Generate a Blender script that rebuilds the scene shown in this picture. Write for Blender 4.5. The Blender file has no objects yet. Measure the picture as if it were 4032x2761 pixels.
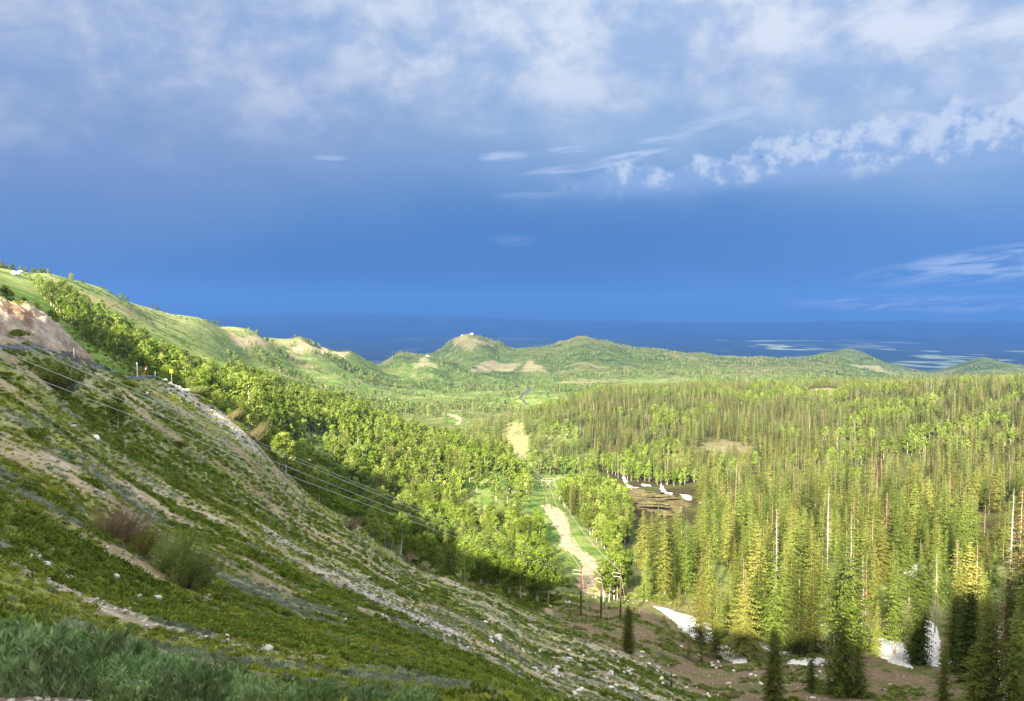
import bpy, math, random
import numpy as np
from mathutils import Vector, Matrix
random.seed(7); RNG = np.random.RandomState(11)
sc = bpy.context.scene; COL = sc.collection
# ------------------------------------------------------------ camera, sky, sun, exposure
FPX = 1024*26/36.0; PITCH = math.radians(2.98)
cam = bpy.data.cameras.new("camera"); cam.lens = 26; cam.sensor_width = 36
cam.clip_start = 0.05; cam.clip_end = 90000
camo = bpy.data.objects.new("camera", cam); COL.objects.link(camo)
camo.location = (0, 0, 0); camo.rotation_euler = (math.radians(90)-PITCH, 0, 0)
sc.camera = camo
SUN_EL, SUN_AZ = math.radians(28), math.radians(22)      # the sun stands behind the camera, a little to the left
sun = bpy.data.lights.new("sun", 'SUN'); sun.energy = 5.0; sun.angle = math.radians(0.5); sun.color = (1.0, 0.87, 0.64)
suno = bpy.data.objects.new("sun", sun); COL.objects.link(suno)
sdir = Vector((math.sin(SUN_AZ)*math.cos(SUN_EL), math.cos(SUN_AZ)*math.cos(SUN_EL), -math.sin(SUN_EL)))
suno.rotation_euler = sdir.to_track_quat('-Z', 'Y').to_euler(); suno.location = (0, -50, 80)
sc.view_settings.view_transform = 'Standard'; sc.view_settings.look = 'None'
sc.view_settings.exposure = 2.3; sc.view_settings.gamma = 1

class NT:
    """small helper for node trees"""
    def __init__(s, nt): s.nt = nt; s.nt.nodes.clear()
    def n(s, t, **kw):
        nd = s.nt.nodes.new(t)
        for k, v in kw.items():
            if k.startswith('in_'):
                key = k[3:]; key = int(key) if key.isdigit() else key
                if isinstance(v, bpy.types.NodeSocket): s.nt.links.new(v, nd.inputs[key])
                else: nd.inputs[key].default_value = v
            else: setattr(nd, k, v)
        return nd
    def link(s, a, b): s.nt.links.new(a, b)
    def m(s, op, a, b=None, c=None, clamp=False):
        nd = s.nt.nodes.new('ShaderNodeMath'); nd.operation = op; nd.use_clamp = clamp
        for i, v in enumerate((a, b, c)):
            if v is None: continue
            if isinstance(v, (int, float)): nd.inputs[i].default_value = v
            else: s.nt.links.new(v, nd.inputs[i])
        return nd.outputs[0]
    def ss(s, x, a, b):
        nd = s.nt.nodes.new('ShaderNodeMapRange'); nd.interpolation_type = 'SMOOTHSTEP'
        s.nt.links.new(x, nd.inputs[0]); 
        for i, v in ((1, a), (2, b)):
            if isinstance(v, (int, float)): nd.inputs[i].default_value = v
            else: s.nt.links.new(v, nd.inputs[i])
        return nd.outputs[0]
    def mix(s, f, a, b):
        nd = s.nt.nodes.new('ShaderNodeMix'); nd.data_type = 'RGBA'
        for i, v in ((0, f), (6, a), (7, b)):
            if isinstance(v, (int, float)): nd.inputs[i].default_value = v
            elif isinstance(v, (tuple, list)): nd.inputs[i].default_value = tuple(v)+((1,) if len(v) == 3 else ())
            else: s.nt.links.new(v, nd.inputs[i])
        return nd.outputs[2]
    def noise(s, vec, scale, detail=5, rough=.55, dist=0):
        nd = s.n('ShaderNodeTexNoise'); nd.inputs['Scale'].default_value = scale
        nd.inputs['Detail'].default_value = detail; nd.inputs['Roughness'].default_value = rough
        nd.inputs['Distortion'].default_value = dist
        s.nt.links.new(vec, nd.inputs['Vector']); return nd.outputs['Fac']

def lin(r, g, b):
    f = lambda c: ((c/255+.055)/1.055)**2.4 if c > 10 else c/255/12.92
    return (f(r), f(g), f(b))

BGS = 0.15
EXPK = 2**sc.view_settings.exposure
def skc(r, g, b):   # sky radiance for a displayed colour, for a Background of strength 0.1
    return tuple(c/EXPK/BGS for c in lin(r, g, b))

world = bpy.data.worlds.new("World"); sc.world = world; world.use_nodes = True
w = NT(world.node_tree)
tc = w.n('ShaderNodeTexCoord'); G = tc.outputs['Generated']
sep = w.n('ShaderNodeSeparateXYZ', in_0=G); X, Y, Z = sep.outputs
az = w.m('ARCTAN2', X, Y)                         # 0 ahead, +- 0.61 at the picture's sides
el = w.m('ARCSINE', Z)
flat = w.n('ShaderNodeCombineXYZ', in_0=az, in_1=w.m('MULTIPLY', el, 1.0), in_2=0.0).outputs[0]
# cloud deck seen from below: direction divided by height
zz = w.m('MAXIMUM', w.m('ADD', Z, 0.10), 0.06)
deck = w.n('ShaderNodeCombineXYZ', in_0=w.m('DIVIDE', X, zz), in_1=w.m('DIVIDE', Y, zz), in_2=0.0).outputs[0]
upv0_ = w.n('ShaderNodeMapping', in_0=flat); upv0_.inputs['Scale'].default_value = (.7, 1.5, 1); upv0 = upv0_.outputs[0]
n1 = w.noise(upv0, 3.2, 7, .56, .1)
upv = w.n('ShaderNodeMapping', in_0=flat); upv.inputs['Scale'].default_value = (1, 1.5, 1); upv.inputs['Rotation'].default_value = (0, 0, -.25)
n2 = w.noise(upv.outputs[0], 8.0, 9, .60, .15)
n3 = w.noise(flat, 5.0, 4, .5)
# deep storm blue low, paler cloud high; the border dips to the left and at the far right
bl = w.m('ADD', el, w.m('MULTIPLY', w.m('SUBTRACT', n1, .5), .10))
bl = w.m('ADD', bl, w.m('MULTIPLY', w.m('SUBTRACT', n3, .5), .05))
bl = w.m('ADD', bl, w.m('MULTIPLY', w.ss(az, 0.0, -.62), .055))
bl = w.m('ADD', bl, w.m('MULTIPLY', w.ss(az, .25, .62), .035))
blue = w.mix(w.ss(el, -.02, .14), skc(60, 105, 156), skc(83, 130, 190))
blue = w.mix(w.m('MULTIPLY', w.ss(az, .1, .62), .55), blue, skc(108, 154, 218))
blue = w.mix(w.m('MULTIPLY', w.ss(az, -.25, -.62), .55), blue, skc(116, 148, 200))
grey = w.mix(w.ss(az, -.5, .3), skc(126, 155, 200), skc(151, 184, 222))
c = w.mix(w.ss(bl, .10, .235), blue, grey)
dk = w.m('MULTIPLY', w.ss(w.noise(upv0, 7.0, 6, .6, .1), .48, .66), w.ss(bl, .16, .27))
c = w.mix(w.m('MULTIPLY', dk, .42), c, skc(124, 150, 208))
topc = w.mix(w.ss(n2, .34, .64), skc(166, 192, 230), skc(230, 238, 250))
topf = w.m('MULTIPLY', w.ss(bl, .19, .36), w.m('ADD', .50, w.m('MULTIPLY', w.ss(az, -.6, .35), .58)))
c = w.mix(topf, c, topc)
pf = w.m('MULTIPLY', w.ss(n2, .50, .66), w.m('MULTIPLY', w.ss(bl, .18, .32), w.m('ADD', .30, w.m('MULTIPLY', w.ss(az, -.4, .4), .35))))
c = w.mix(pf, c, skc(224, 232, 251))
# the long bank of small cumulus at the right with a level base
base = w.m('ADD', .150, w.m('MULTIPLY', w.ss(az, .1, .62), .016))
top_ = w.m('ADD', .186, w.m('MULTIPLY', w.ss(az, .12, .60), .052))
puff = w.noise(flat, 17.0, 8, .58, .2)
pn = w.m('MULTIPLY', w.m('SUBTRACT', puff, .5), .085)
bank = w.m('MULTIPLY', w.ss(el, w.m('SUBTRACT', base, .010), w.m('ADD', base, .020)),
           w.ss(w.m('SUBTRACT', top_, w.m('ADD', el, pn)), -.004, .006))
bank = w.m('MULTIPLY', bank, w.ss(az, .02, .16))
bcol = w.mix(w.ss(w.m('ADD', w.noise(flat, 38.0, 6, .6), w.m('MULTIPLY', w.m('SUBTRACT', el, .185), 3.0)), .42, .66), skc(152, 182, 228), skc(214, 228, 248))
c = w.mix(w.m('MULTIPLY', bank, .86), c, bcol)
# thin streaks drawn out along a rising line
sv_ = w.n('ShaderNodeCombineXYZ', in_0=w.m('MULTIPLY', az, 16.), in_1=w.m('MULTIPLY', w.m('SUBTRACT', el, w.m('MULTIPLY', az, .11)), 110.), in_2=0.).outputs[0]
nn = w.noise(sv_, 1.0, 5, .6, .5)
def streak(a0, e0, slope, la, th, amt, colr):
    global c
    da = w.m('SUBTRACT', az, a0)
    de = w.m('SUBTRACT', w.m('SUBTRACT', el, e0), w.m('MULTIPLY', da, slope))
    d = w.m('ADD', w.m('POWER', w.m('DIVIDE', da, la), 2.), w.m('POWER', w.m('DIVIDE', de, th), 2.))
    f = w.m('MULTIPLY', w.ss(d, 1.0, .1), w.ss(nn, .36, .62))
    c = w.mix(w.m('MULTIPLY', f, amt), c, colr)
for s_ in ((-.012, .205, .05, .040, .0085, .75), (.075, .213, .0, .034, .006, .7), (.10, .192, .12, .10, .0085, .7),
           (.165, .205, .10, .05, .005, .8), (.20, .222, .10, .045, .007, .6), (.27, .243, .22, .07, .010, .65), (.50, .222, .26, .08, .008, .7),
           (.43, .205, .25, .05, .007, .6), (-.235, .197, -.02, .035, .004, .5), (.525, .262, .1, .03, .010, .6), (.48, .255, .1, .016, .007, .7),
           (-.10, .199, .3, .015, .004, .4), (.03, .155, .05, .07, .006, .25), (.0, .095, .0, .04, .01, .18), (.38, .31, .2, .04, .02, .5)):
    streak(*s_, skc(196, 214, 246))
streak(.60, .056, .10, .19, .024, .95, skc(196, 214, 246))
streak(.52, .010, -.01, .19, .013, 1.0, skc(232, 236, 255))
mp = w.n('ShaderNodeMapping'); mp.inputs['Rotation'].default_value = (0, 0, math.radians(-62)); mp.inputs['Scale'].default_value = (3.5, 26, 1)
w.link(flat, mp.inputs['Vector'])
# soft rain veils under the dark deck
veil = w.noise(mp.outputs[0], 1.0, 3, .5)
c = w.mix(w.m('MULTIPLY', w.ss(veil, .45, .75), w.m('MULTIPLY', w.ss(el, .16, .02), .16)), c, skc(112, 158, 222))
# bright cloud added overhead, out of view, to lift the shaded ground
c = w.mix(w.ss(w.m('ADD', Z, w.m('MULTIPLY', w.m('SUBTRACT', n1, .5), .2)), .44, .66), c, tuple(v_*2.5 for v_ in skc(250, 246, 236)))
# behind the camera the sky is clear and lit by the low sun
sky = w.n('ShaderNodeTexSky'); sky.sky_type = 'NISHITA'; sky.sun_disc = False
sky.sun_elevation = SUN_EL; sky.sun_rotation = math.pi+SUN_AZ
c = w.mix(w.m('MULTIPLY', w.ss(Y, .12, -.35), w.ss(Z, .75, .45)), c, sky.outputs[0])
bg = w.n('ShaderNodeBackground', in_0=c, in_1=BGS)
world.cycles.sampling_method = 'MANUAL'; world.cycles.sample_map_resolution = 512
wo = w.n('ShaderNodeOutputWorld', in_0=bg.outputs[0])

# ------------------------------------------------------------ numpy noise
def _h(ix, iy, s):
    n = (ix.astype(np.int64)*374761393 + iy.astype(np.int64)*668265263 + s*1442695041) & 0xffffffff
    n = ((n ^ (n >> 13))*1274126177) & 0xffffffff
    return ((n ^ (n >> 16)) & 0xffff)/65535.0
def vn(x, y, s=0):
    ix = np.floor(x); iy = np.floor(y); fx = x-ix; fy = y-iy
    fx = fx*fx*fx*(fx*(fx*6-15)+10); fy = fy*fy*fy*(fy*(fy*6-15)+10)
    ix = ix.astype(np.int64); iy = iy.astype(np.int64)
    a = _h(ix, iy, s); b = _h(ix+1, iy, s); c_ = _h(ix, iy+1, s); d = _h(ix+1, iy+1, s)
    return (a+(b-a)*fx)*(1-fy)+(c_+(d-c_)*fx)*fy
def fbm(x, y, o=4, s=0, g=.5):
    t = 0; a = 1; w_ = 0
    for i in range(o):
        t = t+a*vn(x, y, s+i*17); w_ += a; a *= g
        x, y = x*1.93+y*.55+13.1, y*1.93-x*.55+7.7
    return t/w_
def sst(x, a, b):
    t = np.clip((x-a)/(b-a), 0, 1); return t*t*(3-2*t)

# ------------------------------------------------------------ terrain height from surveyed points
def ray(u, v):
    xc = (u-512)/FPX; yc = -(v-350.5)/FPX
    d = np.array([xc, math.cos(PITCH)+yc*math.sin(PITCH), -math.sin(PITCH)+yc*math.cos(PITCH)])
    return d/math.hypot(d[0], d[1])
def W(u, v, r): return ray(u, v)*r
def PR(u, r):   # plan position at azimuth u, range r
    d = ray(u, 330); return (d[0]*r, d[1]*r)
COLS = {
 -150: "5:735 15:650 45:530 80:440 115:360 135:345 141:343 149:343 165:325 200:290 330:262 600:240 1100:228 1400:240 2500:330",
 0: "4.5:705 9:655 16:610 28:560 45:505 80:445 115:385 140:355 148:347 156:347 164:341 176:322 190:307 215:302 260:306 330:302 600:287 900:276 1100:269 1300:282 2400:345",
 50: "5:703 10:660 18:620 32:578 50:515 90:450 130:395 160:362 170:355 178:354 186:345 197:325 210:319 232:330 280:338 400:322 650:308 900:292 1150:274 1350:286 2400:345",
 84: "90:461 150:402 184:368 193:363 201:362 208:354 219:349 232:362 265:385 330:370 450:350",
 100: "6:701 12:664 22:626 36:592 60:525 100:465 150:408 190:374 198:367 206:366 218:372 260:385 330:372 450:352 650:335 900:312 1300:288 1600:300 2600:350",
 150: "6.5:701 13:667 24:630 40:597 58:548 75:528 110:480 160:430 210:388 232:377 240:376 256:384 300:400 380:388 500:368 700:348 900:332 1200:322 1550:308 1800:322 2800:355",
 200: "7:701 14:670 26:635 42:605 55:585 70:556 95:520 135:480 190:432 235:402 252:395 262:399 290:424 350:420 450:400 650:374 850:356 1000:352 1300:340 1750:319 2000:332 3000:365",
 250: "7.5:701 15:672 28:640 46:612 62:592 80:560 110:525 150:495 200:455 235:434 248:431 262:444 300:464 370:448 480:415 620:392 780:376 900:372 1050:380 1500:365 2050:329 2300:340 3300:370",
 300: "8:701 16:675 30:648 50:622 80:585 120:548 170:518 215:496 243:486 258:494 290:514 350:490 450:452 600:420 720:402 830:397 950:405 1400:388 1800:372 2150:352 2400:336 2700:352 3600:378",
 350: "8:701 17:680 32:655 55:630 85:598 130:565 180:540 225:523 242:520 258:530 290:540 350:515 450:475 580:440 700:418 830:411 950:420 1400:400 1900:382 2300:368 2700:351 2950:362 3700:375",
 400: "9:701 18:685 35:663 60:640 100:608 150:585 200:567 237:556 252:566 300:552 400:510 500:478 600:455 700:438 800:428 950:432 1300:414 1700:402 2100:392 2500:378 2900:361 3200:374 3700:370 4200:354 5200:362",
 450: "9:701 19:690 38:670 65:650 105:625 150:604 195:588 232:580 250:590 290:573 380:527 480:488 600:460 700:446 780:440 900:444 1300:416 1700:406 2200:392 2700:371 3050:362 3400:372 3800:366 4250:342 4900:352 6500:366",
 500: "9.5:701 20:696 40:684 70:667 110:645 150:625 195:606 228:596 260:588 310:565 380:525 430:505 520:480 600:466 700:458 800:460 1000:436 1300:417 1700:404 2100:396 2700:382 3300:370 3800:358 4300:342 4700:350 5600:360",
 530: "10:703 22:702 45:695 75:685 115:663 155:640 195:620 228:609 260:595 310:570 380:535 450:504 520:492 600:484 700:472 760:468 1000:428 1300:414 1700:404 2100:395 2600:384 3200:372 4000:352 4300:348 4900:353 5800:362",
 560: "10:706 25:710 50:704 80:694 120:672 160:648 200:628 229:614 260:592 300:572 350:550 400:529 450:511 550:492 650:480 786:466 900:442 1000:420 1100:412 1500:406 2000:395 2600:384 3300:370 4000:348 4200:339 4700:350 5800:362",
 600: "11:712 30:730 60:724 90:705 125:682 160:657 200:632 229:619.5 260:601 300:577 350:552 400:533 450:520 560:498 650:481 740:471 850:452 1000:426 1250:403 1500:393 1700:395 2400:386 3300:368 4200:341 4700:350 6000:362",
 640: "12:720 35:745 65:735 100:713 140:686 170:664 200:643 229:624 260:603 300:578 350:556 400:537 500:512 560:500.5 620:491 700:479.5 850:455 1000:430 1200:408 1400:394 1550:390 1800:394 2600:382 3300:369 4100:353 4600:349 6000:361",
 700: "12:730 35:760 70:750 120:722 150:704 175:684 200:667 230:640 265:610 300:586 350:562 450:530 560:503 680:482 850:454 1000:428 1200:406 1500:388 1750:390 2600:378 3500:366 4700:354 5500:360 7000:368",
 760: "12:735 35:770 70:765 120:735 150:714 167:700 200:668 230:640 270:610 320:580 380:555 480:524 600:497 750:470 900:444 1100:416 1300:399 1500:388 1800:390 2600:380 3500:368 4600:359 5100:361 6000:356 7200:368",
 820: "12:735 35:775 70:772 120:742 150:718 168:700 200:668 240:634 290:602 350:570 450:533 600:494 750:468 900:442 1100:415 1300:398 1480:387 1700:389 2600:380 3700:368 4900:358 5400:366 6000:353 7000:368",
 850: "12:735 35:775 70:775 120:745 150:718 168:700 200:668 240:634 290:602 350:570 450:533 600:494 750:468 900:442 1100:415 1280:397 1450:387 1700:389 2800:380 4300:370 4900:361 5400:364 6000:349.5 6600:360 8000:374",
 900: "12:735 35:775 70:780 120:750 150:720 168:701 200:670 245:634 290:604 350:572 450:535 600:494 750:466 900:440 1100:413 1250:396 1400:386 1700:389 3000:382 4400:375 5000:378 5600:374 6200:366 6800:368 8000:376",
 960: "12:738 35:775 70:780 120:750 148:720 165:704 200:672 250:634 300:600 360:570 450:535 600:493 750:463 900:435 1050:412 1200:394 1340:384 1600:388 3000:384 5000:380 6000:368 6500:364 7500:372",
 1024: "12:740 35:775 70:780 115:750 145:720 162:702 200:665 260:618 310:590 360:566 450:530 600:486 750:455 880:432 1020:409 1150:393 1280:384 1600:390 3500:387 5500:372 6500:366.5 7500:375",
 1180: "12:740 35:775 70:780 110:750 140:715 170:680 220:640 280:600 400:545 600:480 800:440 1000:408 1200:384 1500:390 3500:387 5500:374 6500:369 7500:376",
}
ctrl = []
for u, s in COLS.items():
    for t in s.split():
        r, v = map(float, t.split(':')); ctrl.append(tuple(W(u, v, r)))
    ctrl.append(tuple(np.array([*(ray(u, 330)[:2]*9500), -860.])))
for t in ("985:6500:358", "990:6200:361", "470:4300:334.5", "485:4320:338", "460:4250:337", "582:4250:336", "572:4230:337.5", "592:4280:338", "548:4200:346", "620:4300:346", "650:4400:349.5", "560:4260:342", "605:4270:341.5", "500:4330:342.5", "845:6000:349", "858:6000:351", "424:3050:357",
          "845:5000:358", "880:5050:367", "905:5100:377", "812:4900:359", "515:4600:351", "537:4700:353"):
    u, r, v = map(float, t.split(':')); ctrl.append(tuple(W(u, v, r)))
# the pass behind the camera: its crest is what shades the near slope
TERM = [(603, 594, 242), (640, 604, 238), (700, 625, 225), (771, 641, 215), (846, 635, 220), (917, 610, 230), (970, 595, 235), (1024, 575, 240), (560, 585, 240), (498, 556, 245), (397, 527, 262),
        (283, 466, 240), (30, 313, 178), (330, 478, 400), (375, 470, 430), (247, 405, 540), (132, 362, 560), (79, 328, 660)]
ts = math.tan(SUN_EL)/math.cos(SUN_AZ); tx = math.tan(SUN_AZ)
YB = -70.0; crest = []
for (u, v, r) in TERM:
    p = W(u, v, r); k = p[1]-YB; crest.append((p[0]-tx*k, p[2]+ts*k))
crest.sort(); cx = np.array([c_[0] for c_ in crest]); cz = np.array([c_[1] for c_ in crest])
for x in (-900, -640, -520, -420, -320, -250, -190, -150, -110, -75, -45, -20, 5, 30, 55, 80, 120, 200, 400):
    H = float(np.interp(x, cx, cz)) if x > cx[0] else cz[0]+(cx[0]-x)*.42
    if x > cx[-1]: H = cz[-1]+.0*(x-cx[-1])
    ctrl.append((x, YB, H)); ctrl.append((x, YB-60-abs(x)*.2, H*.8-15)); 
    if x < -60 or x > 60: ctrl.append((x, YB+35, H-21-abs(x)*.02)); ctrl.append((x, YB+17, H-10-abs(x)*.01))
for p in ((0, 0, -1.75), (-2, 1, -1.75), (3, 0, -1.9), (0, -4, -1.7), (-6, -4, -1.7), (8, -5, -1.9), (0, -14, -1.6), (-14, -12, -1.5), (16, -14, -2.), (0, -30, -1.5),
          (-7, 3, -2.0), (-14, 6, -2.5), (-30, 10, -2.0), (-45, 25, -3.), (-70, 60, -3.5), (-100, 90, -3), (-130, 60, 4), (-180, 100, 10), (-260, 160, 32), (-400, 250, 60), (-60, 0, 8), (-100, 0, 25),
          (-700, 300, 150), (-1200, 300, 260), (-1000, -800, 250), (0, -700, 0), (900, -500, -150), (30, 5, -15), (60, 10, -35), (120, 40, -75), (200, 60, -85), (400, 150, -100), (900, 300, -120), (2500, 300, -300), (4000, -3000, -300), (-4000, -2000, 0), (-4000, 2000, 0), (0, -5000, -100)):
    ctrl.append(p)
C_ = np.array(ctrl, float)
def warp(x, y):
    r = np.hypot(x, y)+1e-6; q = np.log1p(r/4.0); return q, x/r*q, y/r*q
q_, px_, py_ = warp(C_[:, 0], C_[:, 1]); sv_ = C_[:, 2]/(np.hypot(C_[:, 0], C_[:, 1])+6)
def phi(d2): return np.where(d2 > 1e-12, .5*d2*np.log(d2+1e-20), 0)
N_ = len(C_)
A = np.zeros((N_+3, N_+3)); D2 = (px_[:, None]-px_[None])**2+(py_[:, None]-py_[None])**2
A[:N_, :N_] = phi(D2)+np.eye(N_)*2e-5; A[:N_, N_] = 1; A[:N_, N_+1] = px_; A[:N_, N_+2] = py_; A[N_:, :N_] = A[:N_, N_:].T
sol = np.linalg.solve(A, np.concatenate([sv_, [0, 0, 0]]))
QM = math.log1p(9600/4.0); NQ = 620; NTH = 1080
def rbf(x, y):
    q, a, b = warp(x, y); out = np.empty(len(x))
    for i in range(0, len(x), 20000):
        s = slice(i, i+20000)
        out[s] = phi((a[s, None]-px_)**2+(b[s, None]-py_)**2)@sol[:N_]+sol[N_]+sol[N_+1]*a[s]+sol[N_+2]*b[s]
    return out
qg = np.linspace(0, QM, NQ); tg = np.linspace(-math.pi, math.pi, NTH+1)
# fine in front of the camera, coarse behind
S_GRID = np.zeros((NTH+1, NQ))
front = np.abs(tg) < math.radians(62)
idx = np.where(front)[0]; cidx = np.concatenate([np.where(~front)[0][::5], [NTH]]); cidx = np.unique(np.concatenate([cidx, np.where(~front)[0][[-1]], [idx[0]-1, idx[-1]+1]]))
for ii in (idx, cidx):
    T, Q = np.meshgrid(tg[ii], qg[::2] if ii is cidx else qg, indexing='ij'); R = 4*(np.exp(Q)-1)+1e-3
    v_ = rbf((R*np.sin(T)).ravel(), (R*np.cos(T)).ravel()).reshape(T.shape)
    if ii is cidx: v_ = np.stack([np.interp(qg, qg[::2], row) for row in v_])
    S_GRID[ii] = v_
allc = np.sort(np.concatenate([idx, cidx]))
for j in range(NQ): S_GRID[:, j] = np.interp(np.arange(NTH+1), allc, S_GRID[allc, j])
S_GRID[-1] = S_GRID[0]
def bump(x, y, r):
    """small relief on every scale that shows, growing with distance"""
    z = (fbm(x/7., y/7., 3, 3)-.5)*.9*sst(r, 10, 60)
    z += (fbm(x/1.3, y/1.3, 2, 9)-.5)*.16*sst(r, 3, 9)
    z += (fbm(x/38., y/38., 3, 21)-.5)*4.0*sst(r, 260, 700)
    rg = 1-np.abs(fbm(x/330., y/330., 4, 31)*2-1)
    z += (rg-.72)*26*sst(r, 900, 2400)
    # gullies that run down the near slope
    z += (fbm(y/5.5+.12*x/5.5, x/40., 3, 44)-.5)*1.5*sst(r, 25, 90)*(1-sst(r, 240, 300))*(1-sst(x, 10, 60))
    # broken rock of the road cut
    bk = sst(r, 166, 172)*(1-sst(r, 206, 214))*sst(-x/(np.abs(y)+1e-6), .555, .575)*(y > 0)
    z += ((fbm(x/3.2, y/3.2, 4, 47, .6)-.5)*4.2+np.abs(fbm(x/1.1, y/1.1, 2, 48)-.5)*1.6)*bk
    return z
def height(x, y, fine=True):
    x = np.asarray(x, float); y = np.asarray(y, float); r = np.hypot(x, y)
    q = np.clip(np.log1p(r/4.), 0, QM-1e-6)/QM*(NQ-1); t = (np.arctan2(x, y)+math.pi)/(2*math.pi)*NTH
    qi = np.minimum(q.astype(int), NQ-2); ti = np.minimum(t.astype(int), NTH-1); qf = q-qi; tf = t-ti
    s = (S_GRID[ti, qi]*(1-qf)+S_GRID[ti, qi+1]*qf)*(1-tf)+(S_GRID[ti+1, qi]*(1-qf)+S_GRID[ti+1, qi+1]*qf)*tf
    z = s*(r+6)
    if fine: z = z+bump(x, y, r)
    return z
def at(u, v, rmin=4.0, rmax=9000, fine=True):
    """the point of the ground seen at a surveyed direction"""
    d = ray(u, v); r = np.exp(np.linspace(math.log(rmin), math.log(rmax), 3000))
    h = height(d[0]*r, d[1]*r, fine); k = np.where(h > d[2]*r)[0]
    rr = r[k[0]] if len(k) else rmax
    return (d[0]*rr, d[1]*rr, float(height(np.array([d[0]*rr]), np.array([d[1]*rr]), fine)[0]))
def proj(x, y, z):
    cp, sp = math.cos(PITCH), math.sin(PITCH)
    f = y*cp-z*sp; up = y*sp+z*cp
    return 512+FPX*x/f, 350.5-FPX*up/f, f
def inpoly(x, y, P):
    P = np.asarray(P, float); res = np.zeros(np.shape(x), bool); j = len(P)-1
    for i in range(len(P)):
        xi, yi = P[i][:2]; xj, yj = P[j][:2]
        c_ = ((yi > y) != (yj > y)) & (x < (xj-xi)*(y-yi)/(yj-yi+1e-12)+xi); res ^= c_; j = i
    return res
def pdist(x, y, P, closed=True):
    P = np.asarray(P, float)[:, :2]; d = np.full(np.shape(x), 1e9); n = len(P)
    for i in range(n if closed else n-1):
        a = P[i]; b = P[(i+1) % n]; ab = b-a
        t = np.clip(((x-a[0])*ab[0]+(y-a[1])*ab[1])/(ab@ab+1e-9), 0, 1)
        d = np.minimum(d, np.hypot(x-a[0]-t*ab[0], y-a[1]-t*ab[1]))
    return d
def sdf(x, y, P):
    d = pdist(x, y, P); return np.where(inpoly(x, y, P), -d, d)
def polyV(s): return [at(*map(float, t.split(','))) for t in s.split()]
def polyR(s): return [PR(*map(float, t.split(','))) for t in s.split()]
# ------------------------------------------------------------ scene helpers
def tag(o, label=None, cat=None, group=None, kind=None):
    if label: o['label'] = label
    if cat: o['category'] = cat
    if group: o['group'] = group
    if kind: o['kind'] = kind
    return o
def mesh(name, V_, F_, mats, smooth=False, col=None, mi=None):
    me = bpy.data.meshes.new(name); V_ = np.asarray(V_, np.float32); F_ = np.asarray(F_, np.int32)
    n = F_.shape[1]; me.vertices.add(len(V_)); me.vertices.foreach_set('co', V_.ravel())
    me.loops.add(F_.size); me.loops.foreach_set('vertex_index', F_.ravel())
    me.polygons.add(len(F_)); me.polygons.foreach_set('loop_start', np.arange(0, F_.size, n, dtype=np.int32))
    if smooth: me.polygons.foreach_set('use_smooth', np.ones(len(F_), bool))
    for m_ in (mats if isinstance(mats, (list, tuple)) else [mats]): me.materials.append(m_)
    if mi is not None: me.polygons.foreach_set('material_index', np.asarray(mi, np.int32))
    me.update(calc_edges=True)
    if col is not None:
        a = me.color_attributes.new('tint', 'FLOAT_COLOR', 'POINT')
        a.data.foreach_set('color', np.concatenate([col, np.ones((len(col), 1))], 1).astype(np.float32).ravel())
    return me
def link(name, me, parent=None, loc=None):
    o = bpy.data.objects.new(name, me); COL.objects.link(o)
    if parent is not None: o.parent = parent
    if loc is not None: o.location = loc
    return o
def grid_faces(a, b):
    i = np.arange(a-1)[:, None]*b+np.arange(b-1)[None]; return np.stack([i, i+b, i+b+1, i+1], -1).reshape(-1, 4)

# ------------------------------------------------------------ materials
def mat(name): m_ = bpy.data.materials.new(name); m_.use_nodes = True; return m_, NT(m_.node_tree)
def ground_mat(name, fine=True):
    m_, t = mat(name); at_ = t.n('ShaderNodeAttribute', attribute_name='tint'); g = t.n('ShaderNodeNewGeometry').outputs['Position']
    a = t.noise(g, 7.0, 3, .6); b = t.noise(g, .9, 4, .6); c_ = t.noise(g, .09, 4, .6); d_ = t.noise(g, .012, 3, .6)
    f = t.m('MULTIPLY', t.ss(a, .2, .8), .5); f = t.m('ADD', f, t.m('MULTIPLY', t.ss(b, .2, .8), .45))
    f = t.m('ADD', f, t.m('MULTIPLY', t.ss(c_, .2, .8), .35)); f = t.m('ADD', f, t.m('MULTIPLY', t.ss(d_, .2, .8), .25)); f = t.m('ADD', f, .22)
    cm = t.n('ShaderNodeVectorMath', operation='SCALE', in_0=at_.outputs['Color']); t.link(f, cm.inputs['Scale'])
    bp = t.n('ShaderNodeBump', in_0=.9, in_1=.25); t.link(t.noise(g, 2.2, 5, .7), bp.inputs['Height'])
    d = t.n('ShaderNodeBsdfDiffuse', in_0=cm.outputs[0]); t.link(bp.outputs[0], d.inputs['Normal'])
    t.n('ShaderNodeOutputMaterial', in_0=d.outputs[0]); return m_
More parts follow.
